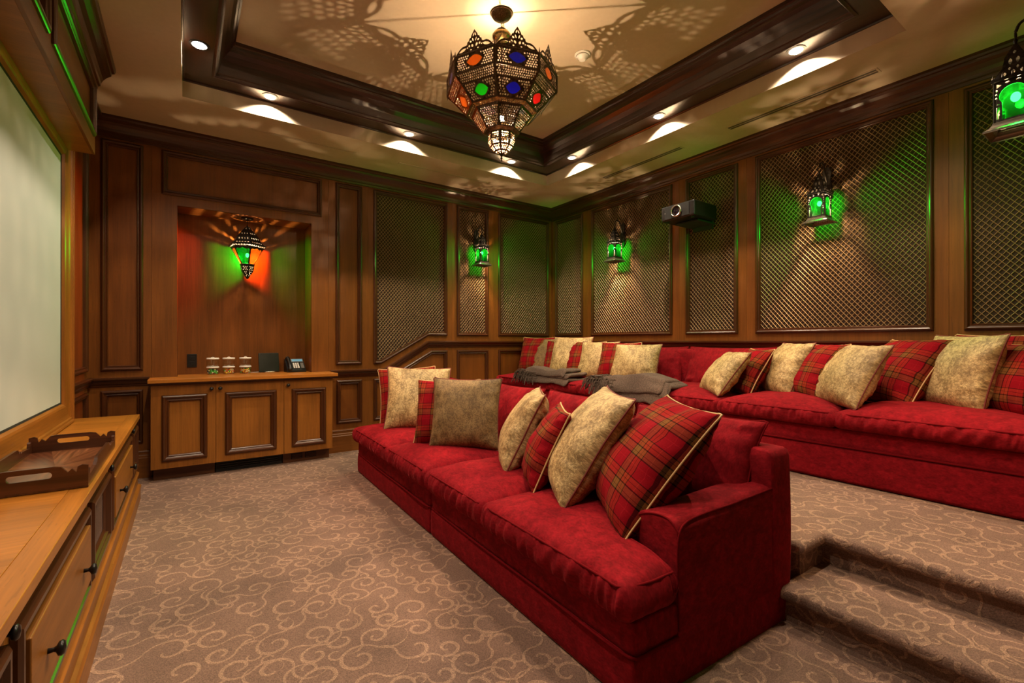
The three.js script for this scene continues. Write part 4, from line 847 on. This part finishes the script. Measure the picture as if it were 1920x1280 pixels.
// a stuffed block: rounded edges, crowned top, puckers on its sides; x in [0, w], y in [0, h], z in [0, d]
function stuffed(w, h, d, o = {}) {
  const { r = 0.03, crown = 0.03, bulge = 0.01, nx = 22, ny = 6, nz = 22, pucker = 0.004, seed = 0, warp = null, lump = 0.006 } = o;
  const g = new THREE.BoxGeometry(w, h, d, nx, ny, nz), p = g.attributes.position, H = [w / 2, h / 2, d / 2];
  const spread = (t) => Math.sign(t) * (1 - Math.pow(Math.max(0, 1 - Math.abs(t)), 1.5));
  for (let i = 0; i < p.count; i++) {
    const q = [spread(p.getX(i) / H[0]) * H[0], spread(p.getY(i) / H[1]) * H[1], spread(p.getZ(i) / H[2]) * H[2]], c = q.map((v, k) => clamp(v, -H[k] + r, H[k] - r));
    const e = q.map((v, k) => v - c[k]), l = Math.hypot(...e);
    const s = l > 1e-9 ? q.map((_, k) => c[k] + e[k] / l * Math.min(r, l > 0 ? r : 0)) : q;
    let [x, y, z] = s;
    const u = x / H[0], v = y / H[1], t = z / H[2], side = 1 - v * v;
    const cu = (1 - u ** 4) * (1 - t ** 4);
    if (v > 0) y += crown * cu * v + lump * wob(x * 6, z * 6, seed) * 2 * cu;
    const edge = Math.max(Math.abs(u), Math.abs(t));
    if (edge > 0.8) {
      const k = 1 + (bulge * side) / Math.max(H[0], H[2]), run = Math.abs(u) > Math.abs(t) ? z : x;
      const pk = pucker * (wob(run * 42, v * 0.7, seed) + 0.5 * wob(run * 90, v, seed + 3)) * 2 * Math.pow(Math.max(0, 1 - Math.abs(v)), 0.7);
      x = x * k + (Math.abs(u) > Math.abs(t) ? Math.sign(u) * (pk + bulge * side * 0.6) : 0); z = z * k + (Math.abs(t) >= Math.abs(u) ? Math.sign(t) * (pk + bulge * side * 0.6) : 0);
    }
    x += H[0]; y += H[1]; z += H[2];
    if (warp) [x, y, z] = warp(x, y, z);
    p.setXYZ(i, x, y, z);
  }
  g.computeVertexNormals();
  return smoothNormals(uvBox(g, 'z', seed * 0.37, seed * 0.19));
}
// corded edge round the top of a block
function cordLoop(w, y, d, r, inset2, warp) {
  const a = inset2, pts = [], add = (x, z) => { let q = [x, y, z]; if (warp) q = warp(...q); pts.push(V(...q)); };
  const cr = 0.03, seg = (x0, z0, x1, z1, n) => { for (let i = 0; i < n; i++) add(lerp(x0, x1, i / n), lerp(z0, z1, i / n)); };
  seg(a + cr, a, w - a - cr, a, 10); seg(w - a, a + cr, w - a, d - a - cr, 14); seg(w - a - cr, d - a, a + cr, d - a, 10); seg(a, d - a - cr, a, a + cr, 14);
  return tube(pts, r, 150, 6, true);
}
// pillow: two puffed faces meeting in a corded seam; lies in its own xy plane, faces +z
function pillowShape(s, hgt, thick, seed) {
  const N = 26, P = (u, v, side) => {
    const e = (1 - u * u) * (1 - v * v), au = Math.abs(u), av = Math.abs(v);
    const x = s / 2 * u * (1 - 0.075 * (1 - v * v) * u * u), y = hgt / 2 * v * (1 - 0.06 * (1 - u * u) * v * v);
    const body = Math.pow(Math.max(e, 0), 0.48) * thick * (1 - 0.13 * v);
    const near = Math.max(au, av), run = au > av ? v : u;
    const ruck = smooth(0.45, 0.86, near) * (1 - smooth(0.94, 1, near)) * (wob(run * 11, (au > av ? u : v) * 2.2, seed) + 0.6 * wob(run * 23, (au > av ? u : v) * 3, seed + 5)) * 0.020;
    const fold = 0.020 * wob(u * 2.1 + v * 1.1, v * 2.3 - u, seed + 9) * Math.pow(Math.max(e, 0), 0.5);
    const curl = 0.012 * wob(u * 1.3, v * 1.3, seed + 13) * smooth(0.7, 1, near);
    return [x, y, side * (body + ruck + fold) + curl];
  };
  const sp = (t) => Math.sign(t) * (1 - Math.pow(Math.max(0, 1 - Math.abs(t)), 1.35)), pos = [], uv = [];
  for (const side of [1, -1]) for (let i = 0; i < N; i++) for (let j = 0; j < N; j++) {
    const U = [sp(i / N * 2 - 1), sp((i + 1) / N * 2 - 1)], W = [sp(j / N * 2 - 1), sp((j + 1) / N * 2 - 1)];
    const c = [[U[0], W[0]], [U[1], W[0]], [U[1], W[1]], [U[0], W[1]]], order = side > 0 ? [0, 1, 2, 0, 2, 3] : [0, 2, 1, 0, 3, 2];
    for (const k of order) { const q = P(c[k][0], c[k][1], side); pos.push(...q); uv.push(c[k][0] * s / 2 * 1.06 + seed * 0.053, c[k][1] * hgt / 2 * 1.06 + seed * 0.031); }
  }
  const g = new THREE.BufferGeometry();
  g.setAttribute('position', new THREE.Float32BufferAttribute(pos, 3)); g.setAttribute('uv', new THREE.Float32BufferAttribute(uv, 2)); g.computeVertexNormals();
  const ring = []; const M2 = 14;
  for (let i = 0; i < M2; i++) ring.push(P(i / M2 * 2 - 1, -1, 0)); for (let i = 0; i < M2; i++) ring.push(P(1, i / M2 * 2 - 1, 0)); for (let i = 0; i < M2; i++) ring.push(P(1 - i / M2 * 2, 1, 0)); for (let i = 0; i < M2; i++) ring.push(P(-1, 1 - i / M2 * 2, 0));
  return { face: smoothNormals(g), cord: tube(ring.map((q) => V(...q)), 0.0042, 130, 6, true) };
}
// stands a pillow on a point of the seat, its face turned to n
function poseOn(o, x, y, z, n, hgt, roll = 0, sink = 0.015) {
  const N = n.clone().normalize(), up = V(0, 1, 0).addScaledVector(N, -N.y).normalize(), right = up.clone().cross(N).normalize();
  o.quaternion.setFromRotationMatrix(new THREE.Matrix4().makeBasis(right, up, N));
  o.rotateZ(roll);
  o.position.set(x, y - sink, z).addScaledVector(up, hgt / 2);
}

// ---- front sofa: two units pushed together, slightly out of square with the room
const SOFA_TURN = -1.9 * Math.PI / 180;
function frontUnit(label, len, shift, arm, cushions) {
  const t = thing('sofa', label, 'sofa', 'units of the front sofa');
  const c = Math.cos(SOFA_TURN), s = Math.sin(SOFA_TURN);
  t.position.set(1.165 - s * shift, 0, -1.02 - c * shift); t.rotation.y = SOFA_TURN;      // local z runs back towards the doorway
  const soft = (x0, x1, y0, y1, z0, z1, o) => stuffed(x1 - x0, y1 - y0, z1 - z0, o).translate(x0, y0, z0);
  part(t, 'base', soft(0.028, 1.02, 0.004, 0.168, -len, 0, { r: 0.012, crown: 0, bulge: 0.003, pucker: 0.0012, lump: 0, nx: 14, nz: 26, seed: 2 }), M.velvet);
  part(t, 'deck', soft(0.036, 0.98, 0.164, 0.286, -len + 0.004, -0.006, { r: 0.012, crown: 0, bulge: 0.004, pucker: 0.0016, lump: 0, nx: 14, nz: 26, seed: 3 }), M.velvet);
  part(t, 'welt', tube([V(0.034, 0.170, -len + 0.01), V(0.026, 0.170, -len * 0.66), V(0.026, 0.170, -len * 0.33), V(0.028, 0.170, -0.012), V(0.040, 0.170, 0.003), V(0.13, 0.170, 0.003), V(0.25, 0.170, 0.003)], 0.006, 80, 6), M.velvetPipe);
  part(t, 'back', soft(0.86, 1.03, 0.02, 0.742, -len, 0, { r: 0.03, crown: 0.006, bulge: 0.006, pucker: 0.002, nx: 10, ny: 10, nz: 20, seed: 5 }), M.velvet);
  cushions.forEach(([z0, z1, tee], i) => {
    const d = z1 - z0, W = 0.80, back = (z) => (tee ? lerp(1, 0.285, smooth(-0.245, -0.215, z)) : 1), warp = (x, y, z) => { const k = back(z + z0); return [x < W * 0.25 || k === 1 ? (k === 1 ? x : x) : W * 0.25 + (x - W * 0.25) * (k * W - W * 0.25) / (W * 0.75), y, z]; };
    const q = part(t, 'seat_cushion', stuffed(W, 0.135, d - 0.006, { r: 0.028, crown: 0.052, bulge: 0.014, pucker: 0.017, nx: 26, ny: 9, nz: 110, seed: 11 + i * 4 + (arm ? 20 : 0), warp: tee ? warp : null, lump: 0.009 }).translate(0, 0.284, z0 + 0.003), M.velvet);
    part(q, 'cord', cordLoop(W, 0.120, d - 0.006, 0.0052, -0.006, tee ? warp : null).translate(0, 0.284, z0 + 0.003), M.velvetPipe);
  });
  if (arm) {
    const Wd = 0.205, Hh = 0.562, o = [[-Wd, 0.01], [0, 0.01]];
    for (let i = 0; i <= 8; i++) { const a = i / 8 * Math.PI / 2; o.push([-0.030 + 0.030 * Math.cos(a), Hh - 0.030 + 0.030 * Math.sin(a)]); }
    for (let i = 0; i <= 10; i++) { const a = Math.PI / 2 + i / 10 * Math.PI / 2; o.push([-Wd + 0.085 + 0.085 * Math.cos(a), Hh - 0.070 + 0.070 * Math.sin(a)]); }
    const sh = new THREE.Shape(o.map((q) => new THREE.Vector2(...q)));
    let g = new THREE.ExtrudeGeometry(sh, { depth: 0.74, steps: 24, bevelEnabled: true, bevelSize: 0.008, bevelThickness: 0.010, bevelSegments: 3 }); g = g.index ? g.toNonIndexed() : g;
    const p = g.attributes.position;
    for (let i = 0; i < p.count; i++) { const z = p.getX(i), y = p.getY(i), x = 0.262 + p.getZ(i); p.setXYZ(i, x, y * (1 + 0.055 * (x - 0.25) / 0.75) + 0.003 * wob(x * 9, z * 9) * (y > 0.4 ? 1 : 0), -0.006 + z + 0.004 * wob(x * 5, y * 5, 4)); }
    g.computeVertexNormals();
    part(t, 'arm', smoothNormals(uvBox(g, 'x', 0.2, 0.4)), M.velvet);
    const top = (x) => Hh * (1 + 0.055 * (x - 0.25) / 0.75);
    part(t, 'arm_cord', merge([tube([V(0.254, 0.19, 0.004), V(0.254, top(0.26) - 0.03, 0.004), V(0.30, top(0.30) - 0.006, -0.004), V(0.62, top(0.62) - 0.004, -0.004), V(1.0, top(1.0) - 0.004, -0.002)], 0.004, 70, 6), tube([V(0.254, top(0.26) - 0.03, 0.004), V(0.253, top(0.26) + 0.006, -0.04), V(0.253, top(0.26) + 0.006, -0.115), V(0.253, top(0.26) - 0.035, -0.195), V(0.253, 0.42, -0.212)], 0.004, 40, 6)]), M.velvetPipe);
  }
  return t;
}
const sofaNear = frontUnit('red velvet front sofa unit with the arm, nearest the steps', 1.655, 0, true, [[-0.95, -0.002, true], [-1.652, -0.955, false]]);
const sofaFar = frontUnit('armless red velvet front sofa unit nearest the niche cupboards', 1.69, 1.668, false, [[-0.745, -0.002, false], [-1.688, -0.752, false]]);
function backCushion(sofa, x, y, z, n, w, h, th, seed) {
  const s = pillowShape(w, h, th, seed), q = part(sofa, 'back_cushion', s.face, M.velvet);
  poseOn(q, x, y, z, n, h, 0, 0);
  part(q, 'cord', s.cord, M.velvetPipe);
}
backCushion(sofaNear, 0.76, 0.43, -0.43, V(-0.90, 0.40, 0), 0.74, 0.46, 0.13, 61);
backCushion(sofaNear, 0.77, 0.43, -1.24, V(-0.92, 0.36, 0), 0.76, 0.46, 0.10, 62);
backCushion(sofaFar, 0.78, 0.43, -0.40, V(-0.92, 0.36, 0), 0.76, 0.46, 0.10, 63);
backCushion(sofaFar, 0.78, 0.43, -1.20, V(-0.92, 0.36, 0), 0.82, 0.44, 0.10, 64);

// ---- rear sofa on the platform, along the whole rear wall
(() => {
  const t = thing('sofa', 'long red velvet sofa on the platform against the rear wall', 'sofa'), F = 0.305;
  const soft = (x0, x1, y0, y1, z0, z1, o) => stuffed(x1 - x0, y1 - y0, z1 - z0, o).translate(x0, y0, z0);
  part(t, 'base', soft(3.43, 4.37, F + 0.004, 0.535, -5.24, -0.31, { r: 0.014, crown: 0, bulge: 0.003, pucker: 0.0014, lump: 0, nx: 8, nz: 60, seed: 21 }), M.velvet);
  part(t, 'deck', soft(3.44, 4.36, 0.53, 0.655, -5.235, -0.315, { r: 0.014, crown: 0, bulge: 0.004, pucker: 0.002, lump: 0, nx: 8, nz: 60, seed: 22 }), M.velvet);
  part(t, 'welt', tube([V(3.43, 0.538, -5.23), V(3.426, 0.538, -3.5), V(3.426, 0.538, -2), V(3.43, 0.538, -0.32)], 0.007, 60, 6), M.velvetPipe);
  part(t, 'back', soft(4.13, 4.368, 0.32, 1.125, -5.24, -0.31, { r: 0.05, crown: 0.01, bulge: 0.01, pucker: 0.003, nx: 8, ny: 10, nz: 60, seed: 24 }), M.velvet);
  [[-1.268, -0.315], [-2.058, -1.274], [-3.66, -2.064], [-5.235, -3.666]].forEach(([z0, z1], i) => {
    const d = z1 - z0, q = part(t, 'seat_cushion', stuffed(0.84, 0.112, d - 0.006, { r: 0.028, crown: 0.062, bulge: 0.014, pucker: 0.016, nx: 22, ny: 9, nz: 130, seed: 31 + i * 5, lump: 0.010 }).translate(3.398, 0.650, z0 + 0.003), M.velvet);
    part(q, 'cord', cordLoop(0.84, 0.098, d - 0.006, 0.0055, -0.006).translate(3.398, 0.650, z0 + 0.003), M.velvetPipe);
  });
  [-0.75, -1.55, -2.42, -3.30, -4.15, -4.86].forEach((z, i) => { const s = pillowShape(0.86, 0.42, 0.095, 71 + i), q = part(t, 'back_cushion', s.face, M.velvet); poseOn(q, 4.07, 0.755, z, V(-0.95, 0.30, 0), 0.42, 0, 0); part(q, 'cord', s.cord, M.velvetPipe); });
})();

// ---------------------------------------------------------------- throw pillows
const shapes = new Map();
function pillow(kind, label, x, y, z, n, s, roll, seed, group, ratio = 1) {
  const key = s + '_' + seed + '_' + ratio; if (!shapes.has(key)) shapes.set(key, pillowShape(s, s * ratio, s * 0.235, seed));
  const g = shapes.get(key), t = thing(kind === 'plaid' ? 'plaid_pillow' : 'velvet_pillow', label, 'pillow', group);
  part(t, 'cover', g.face, kind === 'plaid' ? M.plaid : kind === 'brown' ? M.goldDark : M.gold);
  part(t, 'piping', g.cord, kind === 'plaid' ? M.cordGold : M.cordRed);
  poseOn(t, x, y, z, n, s * ratio, roll);
  return t;
}
const G1 = 'throw pillows on the front sofa', G2 = 'throw pillows on the rear sofa';
const lean = (deg, turn = 0) => { const a = deg * Math.PI / 180, b = YAW + turn; return V(-Math.cos(b) * Math.cos(a), Math.sin(a), -Math.sin(b) * Math.cos(a)); };
pillow('plaid', 'plaid pillow farthest left on the front sofa, behind a bright gold one', 1.70, 0.455, -4.13, V(-0.36, 0.30, 0.87), 0.54, 0.05, 1, G1);
pillow('gold', 'bright gold velvet pillow at the niche end of the front sofa', 1.66, 0.455, -3.80, V(-0.36, 0.36, 0.87), 0.57, -0.04, 2, G1);
pillow('plaid', 'plaid pillow on the front sofa, mostly hidden behind the dull brown one', 1.545, 0.46, -3.08, V(-0.68, 0.26, 0.68), 0.49, 0.02, 3, G1);
pillow('brown', 'dull brown velvet pillow, square to view on the front sofa', 1.605, 0.46, -2.90, V(-0.66, 0.24, 0.70), 0.51, 0.0, 4, G1);
pillow('gold', 'gold velvet pillow on the front sofa, leaning right beside the brown one', 1.64, 0.46, -2.42, lean(27), 0.51, 0, 5, G1);
pillow('plaid', 'small plaid pillow squeezed between two gold ones on the front sofa', 1.545, 0.46, -2.03, lean(25), 0.44, 0, 6, G1);
pillow('gold', 'big gold velvet pillow leaning against the largest plaid one', 1.548, 0.46, -1.829, lean(33), 0.60, 0, 7, G1);
pillow('plaid', 'largest plaid pillow, leaning on the arm of the front sofa', 1.535, 0.45, -1.465, lean(37), 0.62, 0, 8, G1);

pillow('plaid', 'dark plaid pillow in the far corner of the rear sofa', 3.78, 0.78, -4.93, V(-0.88, 0.30, 0.28), 0.53, 0, 9, G2);
pillow('brown', 'dull satin pillow second from the corner of the rear sofa', 3.82, 0.78, -4.67, V(-0.84, 0.36, 0.34), 0.52, 0, 10, G2);
pillow('plaid', 'thin sliver of plaid pillow third from the corner of the rear sofa', 3.80, 0.78, -4.43, V(-0.84, 0.36, 0.34), 0.50, 0.03, 11, G2);
pillow('gold', 'tall gold velvet pillow fourth from the corner of the rear sofa', 3.78, 0.79, -4.26, V(-0.84, 0.36, 0.34), 0.53, 0, 12, G2);
pillow('plaid', 'plaid pillow fifth from the corner of the rear sofa', 3.80, 0.79, -4.02, V(-0.84, 0.38, 0.32), 0.47, 0, 13, G2);
pillow('gold', 'gold velvet pillow sixth from the corner, half hidden on the rear sofa', 3.79, 0.79, -3.80, V(-0.84, 0.38, 0.32), 0.47, 0, 14, G2);
pillow('plaid', 'plaid pillow just behind the wide gold one on the rear sofa', 3.80, 0.79, -3.50, V(-0.84, 0.38, 0.30), 0.46, 0, 15, G2);
pillow('gold', 'wide gold velvet pillow facing the screen, last of the corner row', 3.77, 0.79, -3.25, V(-0.86, 0.42, 0.26), 0.52, 0, 16, G2, 0.86);

const up = (nx, x, z, s) => [x + 0.62 * s / 2, z - 0.785 * s / 2];
const rear = [
  ['gold', 'gold velvet pillow starting the leaning row right of the bare red seat', 3.44, -2.09, 0.43, 37],
  ['plaid', 'small plaid pillow second in the leaning row of the rear sofa', 3.66, -1.96, 0.42, 28],
  ['gold', 'pale gold satin pillow third in the leaning row of the rear sofa', 3.72, -1.70, 0.47, 26],
  ['plaid', 'plaid pillow fourth in the leaning row of the rear sofa', 3.64, -1.44, 0.46, 26],
  ['gold', 'gold velvet pillow fifth in the leaning row of the rear sofa', 3.45, -1.17, 0.47, 29],
  ['plaid', 'plaid pillow with pale cord sixth in the leaning row of the rear sofa', 3.72, -0.985, 0.53, 33],
  ['gold', 'largest gold velvet pillow of the leaning row on the rear sofa', 3.72, -0.65, 0.50, 18],
  ['plaid', 'plaid pillow cut by the right edge of the picture', 3.70, -0.40, 0.45, 20],
];
rear.forEach(([k, label, x, z, s, deg], i) => { const [bx, bz] = up(0, x, z, s); pillow(k, label, bx, 0.79, bz, lean(deg, 0.05), s, 0, 17 + i, G2); });

pillow('plaid', 'shaded plaid pillow upright behind the largest gold one, at the right edge', 4.00, 0.79, -0.62, V(-0.93, 0.28, -0.10), 0.50, 0, 26, G2);

// ---------------------------------------------------------------- wool throws on the rear seat
function woolThrow(label, x0, x1, z0, z1, y, seed, droop) {
  const t = thing('throw_blanket', label, 'blanket', 'grey wool throws on the rear sofa'), w = x1 - x0, d = z1 - z0, r = mulberry(seed);
  [[0, 0, 0, 1], [0.035, 0.034, 0.03, 0.93], [0.02, 0.066, 0.09, 0.82]].forEach(([dx, dy, dz, k], i) => {        // three loose folds lying on each other
    const W = w * k, D = d * k, bend = (x, yy, z) => { const e = Math.max(0, 3.395 - x0 - x - dx), hump = 0.020 * Math.sin((z / D) * 7 + seed + i) + 0.030 * wob(z * 3.1, x * 2, seed + i * 3); return [x + e * 0.35 + 0.03 * wob(z * 4, 1.5, seed + i) * smooth(0.1, 0.2, x), yy + hump * smooth(0, 0.06, x) - e * droop * (1 + 0.5 * wob(z * 6, 3, seed)) + 0.014 * wob(x * 12, z * 12, seed + i), z + 0.06 * wob(x * 4, 2, seed + 4 + i)]; };
    part(t, 'wool_fold', stuffed(W, 0.046, D, { r: 0.021, crown: 0.010, bulge: 0.012, pucker: 0.004, nx: 34, ny: 5, nz: 46, seed: seed + i, warp: bend, lump: 0.010 }).translate(x0 + dx, y + dy, z0 + dz), M.wool);
  });
  const strands = [];
  for (let i = 0; i < 130; i++) {
    const side = i < 80, layer = Math.floor(r() * 3), px = side ? w * (r() * 0.72) - 0.01 : -0.01 + 0.03 * r(), pz = side ? 0.015 + 0.03 * layer : r() * d * 0.42, len = 0.08 + 0.08 * r();
    const a = V(px, 0.030 + 0.033 * layer - (side ? 0 : 0.02), pz), out = side ? V(-0.30 + 0.5 * (r() - 0.5), 0, -0.75) : V(-0.55, 0, -0.25 + 0.8 * (r() - 0.5));
    const b = a.clone().addScaledVector(out, len * 0.5).add(V(0, 0.012 * r(), 0)), c = b.clone().addScaledVector(out, len * 0.35).add(V(0.03 * (r() - 0.5), -len * 0.55, 0.03 * (r() - 0.5)));
    strands.push(tube([a, b, c], 0.0042, 6, 5).translate(x0, y, z0));
  }
  const f = part(t, 'fringe', merge(strands), M.wool); f.userData.kind = 'stuff';
}
woolThrow('folded grey wool throw on the seat before the corner pillows', 3.345, 3.68, -4.64, -3.80, 0.772, 5, 0.9);
woolThrow('fringed grey wool throw hanging over the seat edge, behind the big gold pillow', 3.270, 3.64, -3.34, -2.50, 0.772, 8, 1.0);
renderer.render(scene, camera);
